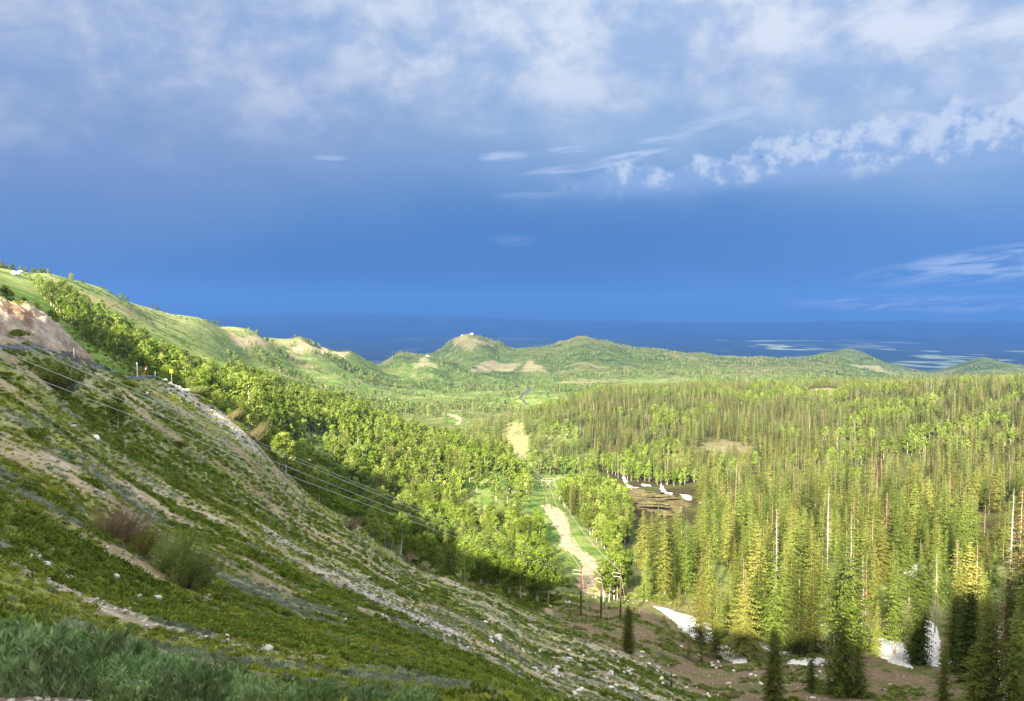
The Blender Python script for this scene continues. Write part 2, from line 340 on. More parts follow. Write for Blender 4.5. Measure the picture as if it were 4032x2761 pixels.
def leaf_mat(name, c1, c2, c3=None, tr=.3, ns=.5, rnd=1.0):
    m_, t = mat(name); oi = t.n('ShaderNodeObjectInfo'); g = t.n('ShaderNodeNewGeometry').outputs['Position']
    f = t.ss(t.noise(g, ns, 3, .6), .36, .64)
    cc = t.mix(f, c1, c2)
    if c3: cc = t.mix(t.m('MULTIPLY', t.m('POWER', oi.outputs['Random'], 2.5), rnd), cc, c3)
    v = t.m('ADD', .72, t.m('MULTIPLY', t.noise(g, 9, 2, .6), .56))
    v = t.m('MULTIPLY', v, t.m('ADD', .62, t.m('MULTIPLY', t.m('FRACT', t.m('MULTIPLY', oi.outputs['Random'], 7.31)), .76)))
    cm = t.n('ShaderNodeVectorMath', operation='SCALE', in_0=cc); t.link(v, cm.inputs['Scale'])
    d = t.n('ShaderNodeBsdfDiffuse', in_0=cm.outputs[0]); x = t.n('ShaderNodeBsdfTranslucent', in_0=cm.outputs[0])
    mx = t.n('ShaderNodeMixShader', in_0=tr); t.link(d.outputs[0], mx.inputs[1]); t.link(x.outputs[0], mx.inputs[2])
    t.n('ShaderNodeOutputMaterial', in_0=mx.outputs[0]); return m_
def plain_mat(name, c1, c2, ns=3., rough=.9, metal=0, spec=.2, bump=.02, stretch=None):
    m_, t = mat(name); g = t.n('ShaderNodeTexCoord').outputs['Object']
    if stretch:
        mp_ = t.n('ShaderNodeMapping', in_0=g); mp_.inputs['Scale'].default_value = stretch; g = mp_.outputs[0]
    nz = t.noise(g, ns, 5, .62); cc = t.mix(t.ss(nz, .32, .68), c1, c2)
    b = t.n('ShaderNodeBump', in_0=.6, in_1=bump); t.link(nz, b.inputs['Height'])
    p = t.n('ShaderNodeBsdfPrincipled'); t.link(cc, p.inputs['Base Color']); p.inputs['Roughness'].default_value = rough
    p.inputs['Metallic'].default_value = metal; p.inputs['Specular IOR Level'].default_value = spec; t.link(b.outputs[0], p.inputs['Normal'])
    t.n('ShaderNodeOutputMaterial', in_0=p.outputs[0]); return m_
M = {}
M['ground'] = ground_mat('ground'); 
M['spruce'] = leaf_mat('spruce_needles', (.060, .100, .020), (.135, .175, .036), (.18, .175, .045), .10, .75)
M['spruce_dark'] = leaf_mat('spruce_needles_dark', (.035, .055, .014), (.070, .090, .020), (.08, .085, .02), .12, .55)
M['rust'] = leaf_mat('dead_needles', (.20, .09, .045), (.27, .14, .075), (.16, .11, .07), .15, .7)
M['aspen'] = leaf_mat('aspen_leaves', (.105, .170, .024), (.165, .230, .038), (.20, .235, .06), .35, .4)
M['aspen_far'] = leaf_mat('aspen_leaves_far', (.075, .145, .030), (.145, .21, .045), (.20, .22, .09), .3, .12)
M['bark'] = plain_mat('conifer_bark', (.16, .12, .09), (.30, .26, .21), 4., stretch=(1, 1, .2))
M['aspen_bark'] = plain_mat('aspen_bark', (.62, .58, .50), (.45, .42, .36), 3., stretch=(1, 1, 1.5))
M['snag'] = plain_mat('weathered_wood', (.27, .24, .21), (.46, .42, .37), 3., stretch=(1, 1, .2))
M['sage'] = leaf_mat('sagebrush_leaves', (.16, .26, .11), (.28, .38, .19), (.18, .26, .09), .2, 2.0)
M['sage_far'] = leaf_mat('sagebrush', (.21, .26, .19), (.30, .35, .26), (.16, .20, .11), .15, .7)
M['forb'] = leaf_mat('green_forb_leaves', (.17, .225, .030), (.28, .30, .055), (.21, .25, .045), .3, .35)
M['forb_dark'] = leaf_mat('dark_shrub_leaves', (.095, .155, .024), (.165, .225, .040), (.20, .24, .05), .25, .3)
M['willow'] = leaf_mat('willow_leaves', (.15, .225, .055), (.22, .30, .085), None, .3, .8)
M['twig'] = plain_mat('bare_twigs', (.20, .13, .10), (.33, .24, .18), 3.)
M['rock'] = plain_mat('pale_rock', (.42, .40, .37), (.66, .64, .61), 2.5, bump=.08)
M['darkrock'] = plain_mat('brown_rock', (.16, .12, .10), (.26, .20, .17), 5, bump=.05)
M['snow'] = plain_mat('old_snow', (.74, .74, .76), (.46, .45, .43), 1.6, rough=.7, bump=.16)
m_, t = mat('bare_dirt'); g = t.n('ShaderNodeNewGeometry').outputs['Position']
cc = t.mix(t.ss(t.noise(g, 1.3, 6, .65), .35, .65), (.135, .10, .066), (.215, .165, .11))
cc = t.mix(t.m('MULTIPLY', t.ss(t.noise(g, .11, 6, .68), .50, .57), .75), cc, (.10, .115, .045))
cc = t.mix(t.m('MULTIPLY', t.ss(t.noise(g, 4.5, 3, .6), .62, .68), .8), cc, (.40, .36, .31))
bp = t.n('ShaderNodeBump', in_0=.9, in_1=.4); t.link(t.noise(g, 1.1, 6, .7), bp.inputs['Height'])
d = t.n('ShaderNodeBsdfDiffuse', in_0=cc); t.link(bp.outputs[0], d.inputs['Normal']); t.n('ShaderNodeOutputMaterial', in_0=d.outputs[0]); M['dirt'] = m_
M['track'] = plain_mat('pale_dirt_track', (.25, .20, .135), (.36, .30, .21), .25, bump=.2)
M['pole'] = plain_mat('red_brown_pole', (.070, .036, .025), (.12, .062, .042), 2., stretch=(1, 1, .1))
M['steel'] = plain_mat('galvanised_steel', (.45, .48, .52), (.60, .63, .67), 6., rough=.45, metal=.5, spec=.5)
M['rail'] = plain_mat('weathered_guardrail', (.14, .17, .22), (.22, .25, .31), 3., rough=.5, metal=.3, spec=.4)
M['white'] = plain_mat('white_paint', (.75, .75, .72), (.62, .62, .60), 4.)
M['orange'] = plain_mat('orange_paint', (.75, .14, .03), (.62, .12, .03), 3.)
M['yellow'] = plain_mat('yellow_sign_face', (.80, .48, .02), (.74, .44, .02), 2.)
M['black'] = plain_mat('black_paint', (.02, .02, .02), (.03, .03, .03), 2.)
M['wire'] = plain_mat('bright_wire', (.70, .71, .72), (.60, .62, .63), 1., rough=.4, metal=.3, spec=.5)
M['wall'] = plain_mat('pale_building_wall', (.62, .58, .52), (.52, .48, .43), .5)
M['roof'] = plain_mat('brown_roof', (.24, .12, .10), (.30, .17, .14), .5)
M['asphalt'] = plain_mat('asphalt', (.05, .05, .052), (.075, .073, .07), 2.)
M['straw'] = plain_mat('yellow_stake', (.55, .50, .22), (.45, .40, .18), 2.)
m_, t = mat('pond_water'); g = t.n('ShaderNodeNewGeometry').outputs['Position']
mud = t.mix(t.ss(t.noise(g, .12, 4, .6), .42, .58), (.13, .10, .055), (.20, .19, .08))
mud = t.mix(t.ss(t.noise(g, .5, 3, .6), .45, .6), mud, (.085, .065, .04))
d = t.n('ShaderNodeBsdfDiffuse', in_0=mud); gl = t.n('ShaderNodeBsdfGlossy', in_0=(.05, .045, .04, 1), in_1=.08)
mx = t.n('ShaderNodeMixShader'); sp = t.n('ShaderNodeMapping', in_0=g); sp.inputs['Scale'].default_value = (.035, .09, .05)
t.link(t.ss(t.noise(sp.outputs[0], 1., 6, .68), .50, .58), mx.inputs[0]); t.link(d.outputs[0], mx.inputs[1]); t.link(gl.outputs[0], mx.inputs[2])
t.n('ShaderNodeOutputMaterial', in_0=mx.outputs[0]); M['pond'] = m_

# ------------------------------------------------------------ what covers the ground where
SCREE = [(polyV("243,519 262,524 285,538 330,560 376,585 402,598 430,618 470,640 452,642 415,628 390,612 350,592 300,562 262,537"), 1.6, .9),
         (polyV("400,612 440,630 490,650 540,668 600,690 560,692 500,672 450,655 410,635"), 3.0, .45),
         (polyV("205,404 222,412 240,428 262,450 258,456 236,442 214,424 198,412"), 1.5, .95),
         (polyV("306,470 318,482 330,500 322,502 308,488"), 1.2, .6), (polyV("398,548 420,558 440,572 425,572"), 1.2, .5),
         (polyV("0,538 25,548 60,562 90,580 110,596 90,596 60,578 20,560 0,552"), .5, .8), (polyV("115,590 150,606 148,612 118,602"), .4, .7),
         (polyV("105,492 150,520 215,560 205,572 170,556 120,520 95,505"), 1.2, .35),
         (polyV("575,640 640,650 700,672 740,690 720,701 600,701 540,690 560,660"), 5., .35), (polyV("165,378 190,388 200,400 185,402 160,388"), 2., .95),
         (polyV("430,560 470,590 520,615 505,618 450,590"), 2., .3)]
GREEN = [(polyV("0,508 60,535 150,580 230,610 330,655 420,690 330,701 250,670 150,620 60,580 0,555"), 3., .30),
         (polyV("200,570 260,590 330,620 450,665 560,701 480,701 380,668 300,635 220,598"), 4., .30),
         (polyV("0,470 70,505 40,510 0,495"), 2., .1), (polyV("60,405 130,440 220,480 200,490 120,455 60,425"), 3., .16)]
SOIL = [(polyV("0,350 60,368 150,390 230,440 330,520 300,520 200,440 100,400 0,385"), 3., -.06), (polyV("250,480 330,530 420,585 400,590 320,555 250,510"), 5., -.14),
        (polyV("0,440 100,470 220,540 200,545 100,500 0,465"), 4., -.03)]
BANK = polyR("-150,158 0,160 50,181 88,202 93,211 88,226 50,210 0,200 -150,178")
MARSH = polyR("560,255 625,243 632,262 606,300 590,345 560,330 548,290")
def cover(x, y):
    r = np.hypot(x, y); near = 1-sst(r, 250, 330)
    c_ = y+.12*x+(fbm(x/18, y/18, 2, 51)-.5)*7
    na = fbm(c_/4.6, x/22, 3, 52); nb = fbm(c_/1.5, x/3.6, 3, 53); nc = fbm(x/.55, y/.55, 2, 54); nd = fbm(x/14, y/14, 3, 55)
    g = na*.50+nb*.34+nc*.16; bias = .055*sst(r, 75, 30)
    for P, s, a in GREEN+SOIL:
        bias = bias+a*.45*sst(sdf(x, y, P), s, -s)
    green = sst(g+bias+.05, .43, .55)
    rock = np.zeros_like(x); rn = fbm(x/.9, y/.9, 3, 56)
    for P, s, a in SCREE:
        d = sdf(x, y, P)+(fbm(c_/1.5, x/9, 2, 57)-.5)*s*3.5
        rock = np.maximum(rock, sst(d, s*.6, -s*.6)*a*.8)
    rock = np.maximum(rock, .55*sst(fbm(c_/3.1, x/22, 3, 58), .60, .70)*sst(x, -120, 10)); rock = rock*near
    sg = sst(fbm(x/9, y/9, 3, 59)*.5+fbm(c_/2.6, x/9, 2, 60)*.5, .50, .60)*near
    dk = sst(fbm(c_/5.5, x/26, 3, 61)*.7+nb*.3, .50, .575)*near
    return dict(r=r, near=near, green=green, rock=rock, sage=sg, dark=dk, nb=nb, nc=nc, nd=nd, rn=rn)
def tint(x, y, z):
    f = cover(x, y); r = f['r']; V3 = lambda *c_: np.array(c_)[None, :]
    def mx_(a, b, k): return a+(b-a)*k[:, None]
    o = mx_(V3(.24, .195, .125)*np.ones((len(x), 1)), V3(.40, .34, .235), sst(f['nc']*.5+f['nd']*.5, .35, .65))
    lit = mx_(V3(.115, .165, .030), V3(.165, .175, .055), sst(f['nd'], .35, .65))
    grn = mx_(V3(.12, .18, .032), V3(.21, .25, .055), sst(f['nb'], .35, .65))
    grn = mx_(grn, V3(.06, .115, .018), f['dark']*.7); grn = mx_(grn, V3(.17, .20, .14), f['sage']*.7)
    o = mx_(o, grn, f['green']*(.60+.3*sst(f['nc'], .45, .6)))
    rk = mx_(V3(.20, .185, .165), V3(.50, .48, .45), sst(f['rn'], .40, .66))
    o = mx_(o, rk, f['rock']*.9)
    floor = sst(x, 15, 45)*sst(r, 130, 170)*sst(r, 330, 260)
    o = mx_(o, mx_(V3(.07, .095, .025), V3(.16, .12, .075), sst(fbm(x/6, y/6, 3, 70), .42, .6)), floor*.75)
    # beyond the shaded slope: meadow, brush and sage ridges
    n7 = fbm(x/90, y/90, 4, 71); n8 = fbm(x/22, y/22, 4, 72); n9 = fbm(x/300, y/300, 3, 73)
    far = mx_(V3(.10, .17, .042), V3(.17, .22, .075), sst(n8, .35, .62))
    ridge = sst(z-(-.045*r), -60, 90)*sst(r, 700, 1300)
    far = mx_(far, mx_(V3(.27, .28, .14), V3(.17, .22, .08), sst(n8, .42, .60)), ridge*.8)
    far = mx_(far, V3(.042, .085, .028), sst(n7*.55+n8*.45, .53, .60)*sst(r, 500, 900)*.8)
    far = mx_(far, V3(.36, .31, .19), sst(n9*.6+n8*.4, .59, .66)*.6*sst(r, 900, 2000))
    far = mx_(far, V3(.26, .26, .13), sst(fbm(x/14, y/40, 3, 74), .62, .70)*.5)
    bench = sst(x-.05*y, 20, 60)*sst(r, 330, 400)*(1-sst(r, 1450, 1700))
    far = mx_(far, mx_(V3(.07, .08, .03), V3(.05, .045, .025), sst(n8, .4, .6)), bench)  # floor colour darkened to deepen the shade between the trees
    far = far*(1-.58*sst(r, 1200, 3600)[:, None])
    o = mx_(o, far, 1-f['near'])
    d = sdf(x, y, BANK)+(f['nb']-.5)*4; k = sst(d, 1.5, -1.5)
    red = mx_(V3(.22, .15, .105), V3(.31, .265, .22), sst(fbm(x/5, y/5, 4, 76)+sst(x, -125, -95)*.12, .45, .6))
    red = mx_(red, V3(.15, .11, .08), sst(fbm(x/1.6, z/1.6, 2, 77), .55, .7)*.6)
    o = mx_(o, red, k)
    k = sst(sdf(x, y, MARSH), 3, -3); o = mx_(o, V3(.075, .12, .028), k*.7)
    return np.clip(o, .01, .8)
CLEAR = polyV("505.7,422 522.5,422.8 526.5,433.5 527.8,455 530,471 521.8,472.4 513,458 508,447 503,441 500,437 504.4,430")
TAN = [(CLEAR, 6., (.26, .235, .12)), (polyR("555,2600 600,2550 640,2650 600,2750 560,2720"), 20, (.24, .22, .12)), (polyV("412,370 423,357 432,362 440,369 425,366"), 12, (.36, .32, .22)),
       (polyV("467,374 480,364 496,361 520,363 515,370 490,371"), 14, (.32, .27, .20)), (polyV("519,372 530,360 545,370 550,375 538,372"), 12, (.32, .27, .20)), (polyV("509,404 535,398 545,400 535,406 515,406"), 10, (.17, .24, .05)),
       (polyV("425,345 445,339 470,338 492,346 470,351 455,346"), 16, (.22, .19, .12)), (polyV("610,383 650,377 700,380 690,388 640,388"), 18, (.15, .20, .07)),
       (polyV("850,365 880,366 905,376 890,374 865,368"), 20, (.33, .30, .18)), (polyV("790,392 830,388 850,392 820,398"), 14, (.36, .32, .18)), (polyV("700,448 725,440 755,448 740,458 710,456"), 10, (.30, .26, .16)),
       (polyV("225,330 240,338 300,345 350,352 345,357 290,352 235,346"), 8, (.34, .28, .19)), (polyV("316,341 322,340 326,348 328,356 322,354"), 5, (.42, .35, .22)), (polyV("70,288 100,297 150,320 145,323 95,303"), 8, (.30, .27, .14))]
def ground_mesh(name, th, qs, off=0.0):
    T, Q = np.meshgrid(th, qs, indexing='ij'); R = 4*(np.exp(Q)-1); x = (R*np.sin(T)).ravel(); y = (R*np.cos(T)).ravel()
    z = height(x, y); cl = np.empty((len(x), 3))
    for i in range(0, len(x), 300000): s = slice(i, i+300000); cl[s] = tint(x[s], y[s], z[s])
    for P, s, c_ in TAN:
        P = np.array(P); b0 = P[:, :2].min(0)-80; b1 = P[:, :2].max(0)+80
        k = np.where((x > b0[0]) & (x < b1[0]) & (y > b0[1]) & (y < b1[1]))[0]
        if len(k):
            d = sdf(x[k], y[k], P)+(fbm(x[k]/s/1.4, y[k]/s/1.4, 4, 80)-.5)*s*4.0; a = (sst(d, s*.5, -s*.5)*np.where(s > 8, .38, .80))[:, None]
            cl[k] = cl[k]*(1-a)+np.array(c_)*a*(.8+.4*fbm(x[k]/s, y[k]/s*2, 3, 81))[:, None]
    o = link(name, mesh(name, np.stack([x, y, z+off], -1), grid_faces(len(th), len(qs)), M['ground'], True, cl)); tag(o, kind='structure'); return o
Q1 = math.log1p(620/4.)
ground_mesh('ground', np.radians(np.arange(-44, 44.01, .085)), np.linspace(math.log1p(2.2/4), Q1, 900))
ground_mesh('hills', np.radians(np.arange(-44, 44.01, .11)), np.linspace(Q1, QM-1e-4, 520))
ground_mesh('mountain_pass', np.radians(np.arange(44, 316.1, 1.0)), np.linspace(.05, QM-1e-4, 240))
ground_mesh('road_shoulder', np.radians(np.arange(-44, 44.1, 2)), np.linspace(.02, math.log1p(2.25/4), 12))

# far valley floor and the long range behind it
def far_sheet(name, th, rs, hf, cf):
    T, R = np.meshgrid(th, rs, indexing='ij'); x = (R*np.sin(T)).ravel(); y = (R*np.cos(T)).ravel(); z = hf(x, y, T.ravel(), R.ravel())
    tag(link(name, mesh(name, np.stack([x, y, z], -1), grid_faces(len(th), len(rs)), M['ground'], True, cf(x, y, z))), kind='structure')
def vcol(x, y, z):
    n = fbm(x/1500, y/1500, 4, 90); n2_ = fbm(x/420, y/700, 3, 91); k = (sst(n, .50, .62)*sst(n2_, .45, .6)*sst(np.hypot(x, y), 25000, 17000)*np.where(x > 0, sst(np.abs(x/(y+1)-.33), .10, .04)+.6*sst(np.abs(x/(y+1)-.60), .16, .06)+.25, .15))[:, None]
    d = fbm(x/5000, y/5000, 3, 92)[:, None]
    return np.array([[.012, .021, .024]])*(.7+.9*d)*(1-k)+np.array([[.13, .17, .13]])*k  # storm cloud shadow is put into this dark bluish base colour
CR = np.array([(-400, 318), (100, 317), (220, 316.5), (300, 314), (350, 313.5), (400, 315), (470, 317.5), (560, 321), (640, 321.5), (760, 322), (810, 321), (850, 320.2), (885, 320.5), (905, 318.8), (925, 320.5), (980, 321), (1000, 318.8), (1012, 320.6), (1100, 321.5), (1500, 322)])
def far_h(x, y, T, R):
    u = 512+FPX*np.tan(np.clip(T, -1.2, 1.2)); v = np.interp(u, CR[:, 0], CR[:, 1]); zc = -(v-312)/740*31000/np.cos(T)
    k = sst(R*np.cos(T), 21500, 31000); z = -745+(zc+745)*k; z = z-sst(R*np.cos(T), 31500, 38000)*300
    return z+(fbm(x/1500, y/1500, 4, 93)-.5)*90*sst(R, 22500, 26000)
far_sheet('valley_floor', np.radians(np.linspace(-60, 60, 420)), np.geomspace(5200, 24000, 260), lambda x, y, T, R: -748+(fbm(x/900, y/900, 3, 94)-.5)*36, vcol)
far_sheet('mountain_range', np.radians(np.linspace(-60, 60, 640)), np.linspace(21500, 38000, 110), far_h, lambda x, y, z: np.array([[.010, .018, .024]])*(.5+fbm(x/900, y/900, 4, 95)[:, None]))  # cloud shadow over the range is darkened into its colour
# ------------------------------------------------------------ sheets draped on the ground
def drape(name, P, cell, off, m_, edge=1.0, ns=3.0, level=None, kind='structure', dome=0.0):
    P = np.array([p[:2] for p in P]); b0 = P.min(0)-2*edge; b1 = P.max(0)+2*edge
    xs = np.arange(b0[0], b1[0], cell); ys = np.arange(b0[1], b1[1], cell); X_, Y_ = np.meshgrid(xs, ys, indexing='ij')
    x = X_.ravel(); y = Y_.ravel(); d = sdf(x, y, P)+(fbm(x/ns, y/ns, 4, 101)-.5)*edge*3.2
    z = height(x, y)+off+dome*sst(-d, -.2, 2.0*edge+.5) if level is None else np.full(len(x), level)
    z = np.where(d > 0, z-off-dome-.12, z)   # the rim is tucked into the ground
    ins = (d < cell*1.0).reshape(X_.shape); f = ins[:-1, :-1] & ins[1:, :-1] & ins[1:, 1:] & ins[:-1, 1:]
    i = (np.arange(len(xs)-1)[:, None]*len(ys)+np.arange(len(ys)-1)[None])[f]; F_ = np.stack([i, i+len(ys), i+len(ys)+1, i+1], -1)
    used = np.unique(F_); mp_ = np.zeros(len(x), int); mp_[used] = np.arange(len(used))
    o = link(name, mesh(name, np.stack([x, y, z], -1)[used], mp_[F_], m_, True)); return tag(o, kind=kind)
drape('dirt_track', polyV("541,505 549,504 563,511 569,521 570.5,533 574,543 583,552 596,560 604,571 609,584 612,597 596,596 580,592 576,585 580,576 582,566 579,558 570,553 561,546 559,534 553,525 548,516"), .7, .18, M['track'], 1.4, 4)
drape('dirt_clearing', polyV("552,612 562,606 575,604 600,604 625,607 640,608 662,618 690,645 735,668 760,668 800,668 860,665 920,676 955,690 962,704 860,706 740,704 700,690 660,667 640,654 600,645 575,638 560,622"), .55, .14, M['dirt'], 1.6, 5)
drape('footpath', polyV("588.5,483 591,483 607,497 604,498"), .8, .35, M['track'], .3, 4)
drape('hill_track', polyV("447,414 458,416 462,420 459,425 455,425 458,421 455,418 446,416"), 3, .8, M['track'], 2.0, 12)
drape('valley_road', polyV("528,392.5 523,394.5 521,398 526,403 529,405 526,405 519,399 521,394 526,391 530,387 531,390"), 4, 1.0, M['asphalt'], .6, 12)
drape('pond', polyV("610,488 620,487 636,488 652,492 668,495 689,500 692,506 680,510 676,517 661,515 648,512 629,506 616,501 611,496"), 1.2, .5, M['pond'], 5.0, 9)
ROADV = [(-150, 343, 141), (-60, 344, 143), (0, 346.5, 148), (26, 351, 158), (53, 355, 170), (90, 363.5, 190), (115, 370, 206), (132, 375, 218), (155, 379, 232), (172, 381, 244)]
rp = [W(*p) for p in ROADV]
rout = [(p[0]*1.012, p[1]*1.012) for p in rp]; rin = [(p[0]*1.056, p[1]*1.056) for p in rp]
drape('road', rout+rin[::-1], .8, .25, M['asphalt'], .2, 4)
SN = {"dirty white snow bank curving beside the brown clearing at the forest's front edge": "652,606 665,608.5 690,616 708,622 714,634 713,644 700,641 682,630 672,620",
 "narrow snow tongue just right of the largest snow bank": "710,646 723,645 735,650 747,657 748,663 735,664.5 722,657",
 "flat snow strip behind the dark column shaped conifer": "784,661 800,658.5 826,659 828,667 805,666 788,664.5",
 "snow sheet between shaded trunks sloping toward the bottom right": "878,638 901,641 908,652 912,669 892,664 878,656 874,646",
 "upright snow lane between two dark conifers at the right": "926,619 936,625 941,642 939,667 921,663 926,640",
 "small snow patch at the foot of the dark conifer group": "948,661 959,661 958,670",
 "steep snow strip in the bottom right corner among dark conifers": "998,679 1010,684 1017,701 1004,701",
 "snow seen through the trunks behind the front conifers": "755,641 772,645 787,652 784,656 765,652",
 "snow on the shaded forest floor near the right edge": "998,624 1004,628 1002,668 995,660",
 "snow in the dark gap high among the right conifers": "902,573 920,562 944,568 925,585",
 "short white snow strip beside the clearing track": "686,633.0 697,636 709,645 700,643",
 "snow drift at the left end of the pond shore": "588,478.5 595,478.5 596,481 589,481.5",
 "thin crooked snow drift running down to the pond": "621,476 625,476 628,484 634,488 640,488 637,490 628,488 624,483",
 "tiny snow drift above the middle of the pond": "641,483 651,485 651,487 642,486",
 "forked snow drift on the pond's far shore": "660,483 664,488 667,493 673,494 672,497 664,496 659,488",
 "bright snow drift at the right end of the pond": "680,494 690,495 693,501 686,501",
 "low snow drift beyond the pond's right end": "699,502 713,500 710,504 700,504",
 "isolated snow patch in the forest right of the pond": "726,504 731,507 735,511 728,510",
 "smallest snow spot in the forest right of the pond": "739,509 744,509 744,513 740,513"}
for k, (lb, pv) in enumerate(SN.items()):
    far_ = k > 10; P = polyV(pv)
    c_ = np.mean([p[:2] for p in P], 0)
    if far_: P = [((p[0]-c_[0])*.92+c_[0], (p[1]-c_[1])*.9+c_[1]) for p in P]
    o = drape('snow_patch', P, .35 if not far_ else .7, .16, M['snow'], .5 if not far_ else 1.2, 2.2, kind=None, dome=.15)
    if o is not None:
        if 'kind' in o: del o['kind']
        tag(o, lb, 'snow patch', 'snow patches on the ground')
#@@PART3
# ------------------------------------------------------------ haze: the air itself
def boxmesh(x0, x1, y0, y1, z0, z1):
    v = [(x, y, z) for x in (x0, x1) for y in (y0, y1) for z in (z0, z1)]
    return v, [(0, 1, 3, 2), (4, 6, 7, 5), (0, 4, 5, 1), (2, 3, 7, 6), (0, 2, 6, 4), (1, 5, 7, 3)]
hv, hf = boxmesh(-45000, 45000, -11000, 39000, -1250, 900)
hm = bpy.data.materials.new('haze'); hm.use_nodes = True; t = NT(hm.node_tree)
pv = t.n('ShaderNodeVolumePrincipled'); pv.inputs['Color'].default_value = (.0175, .0525, .176, 1); pv.inputs['Density'].default_value = 1.1e-4; pv.inputs['Anisotropy'].default_value = 0.0
pv.inputs['Absorption Color'].default_value = (.35, .35, .35, 1)
t.n('ShaderNodeOutputMaterial', in_1=pv.outputs[0])
tag(link('haze', mesh('haze', hv, hf, hm)), kind='stuff')

# ------------------------------------------------------------ plant builders (numpy, one mesh per part)
def rots(rs, n):   # random unit vectors
    v = rs.normal(size=(n, 3)); return v/np.linalg.norm(v, axis=1)[:, None]
def quads(c_, a, b):   # rhombus leaves: centre, half axis a, half axis b
    n = len(c_); V_ = np.stack([c_-a, c_-b, c_+a, c_+b], 1).reshape(-1, 3); return V_, np.arange(4*n).reshape(n, 4)
def join(*parts):
    V_ = []; F_ = []; o = 0
    for v, f in parts: V_.append(np.asarray(v, float)); F_.append(np.asarray(f)+o); o += len(v)
    return np.concatenate(V_), np.concatenate(F_)
def tube(P, R, n=5):
    P = np.asarray(P, float); R = np.asarray(R, float); k = len(P); V_ = []
    for i in range(k):
        d = P[min(i+1, k-1)]-P[max(i-1, 0)]; d = d/(np.linalg.norm(d)+1e-9)
        s = np.cross(d, (0, 0, 1.0) if abs(d[2]) < .9 else (1.0, 0, 0)); s /= np.linalg.norm(s); u = np.cross(s, d)
        for j in range(n): a = 2*math.pi*j/n; V_.append(P[i]+R[i]*(math.cos(a)*s+math.sin(a)*u))
    F_ = [(i*n+j, i*n+(j+1) % n, (i+1)*n+(j+1) % n, (i+1)*n+j) for i in range(k-1) for j in range(n)]
    F_.append((0, 0, 0, 0)); F_.pop()
    return np.array(V_), np.array(F_)
def cap(P, r, n=5):
    return tube([P, np.asarray(P)+(0, 0, 1e-3)], [r, 1e-4], n)
def conifer(seed, h=20., R=2.4, dens=1.0, start=.05, power=.85, frond=1.0, gaps=.10):
    """returns trunk and crown meshes as (verts, faces) for a tree of height h"""
    rs = np.random.RandomState(seed); lean = rs.normal(0, .008, 2)
    ax = lambda tt: np.array([lean[0]*h*tt*tt, lean[1]*h*tt*tt, h*tt])
    tr = tube([ax(q)-(0, 0, .8 if q == 0 else 0) for q in (0, .25, .5, .75, 1.)], np.array([.0105, .008, .0055, .003, .0006])*h, 6)
    C1 = []; A1 = []; B1 = []; stubs = []
    nl = int(h*1.55*dens); ph = 0
    side = rs.uniform(.75, 1.2, 7)
    for i in range(nl):
        tt = start+(1-start)*(i+rs.uniform(-.3, .3))/nl; tt = min(max(tt, start), .995)
        L0 = R*((1-tt)**power)*(1.0 if tt > .2 else .75+tt*1.25)+.10
        nb = int(rs.uniform(5.0, 8.0)*dens**.5) if tt < .9 else 4
        for k in range(nb):
            if rs.rand() < gaps: continue
            ph += 2.4+rs.normal(0, .3); L = L0*rs.uniform(.62, 1.18)*side[int((ph % 6.283)/6.283*7) % 7]
            dirv = np.array([math.cos(ph), math.sin(ph), 0]); pr = np.array([-dirv[1], dirv[0], 0]); base = ax(tt)
            up = rs.uniform(-.05, .22)+.30*tt; dr = rs.uniform(.22, .50)*(1-tt*.5)
            nf = max(2, int(L/ (.42/frond)))
            for s in (np.arange(nf)+.65)/nf:
                c_ = base+dirv*L*s+np.array([0, 0, L*(up*s-dr*s*s)])
                wl = (.24+.34*L*(1-s)*.6)*rs.uniform(.8, 1.25)/frond**.3; ll = L/nf*.95
                for sg in (-1, 1):
                    a = dirv*ll*.75+pr*sg*wl*.9+np.array([0, 0, -wl*rs.uniform(.15, .65)])
                    C1.append(c_+a*.45); A1.append(a*.62); B1.append((pr*sg*-.5*ll+dirv*.35*wl)*.42+np.array([0, 0, rs.uniform(-.08, .08)]))
    c_ = np.array(C1); V_, F_ = quads(c_, np.array(A1), np.array(B1))
    return tr, (V_, F_)
def snag(seed, h=16.):
    rs = np.random.RandomState(seed); P = [(rs.normal(0, .1)*q, rs.normal(0, .1)*q, h*q-(.8 if q == 0 else 0)) for q in (0, .3, .6, 1.)]
    tr = tube(P, np.array([.009, .0075, .005, .0015])*h, 6); tw = []
    for i in range(int(h*5)):
        tt = rs.uniform(.22, .97); a = rs.uniform(0, 6.3); L = (1-tt)*1.5*rs.uniform(.4, 1)+.3; b = np.array([0, 0, h*tt])
        e = b+np.array([math.cos(a)*L, math.sin(a)*L, rs.uniform(-.5, .15)*L]); tw.append(tube([b, e], [.035, .012], 3))
    return tr, join(*tw)
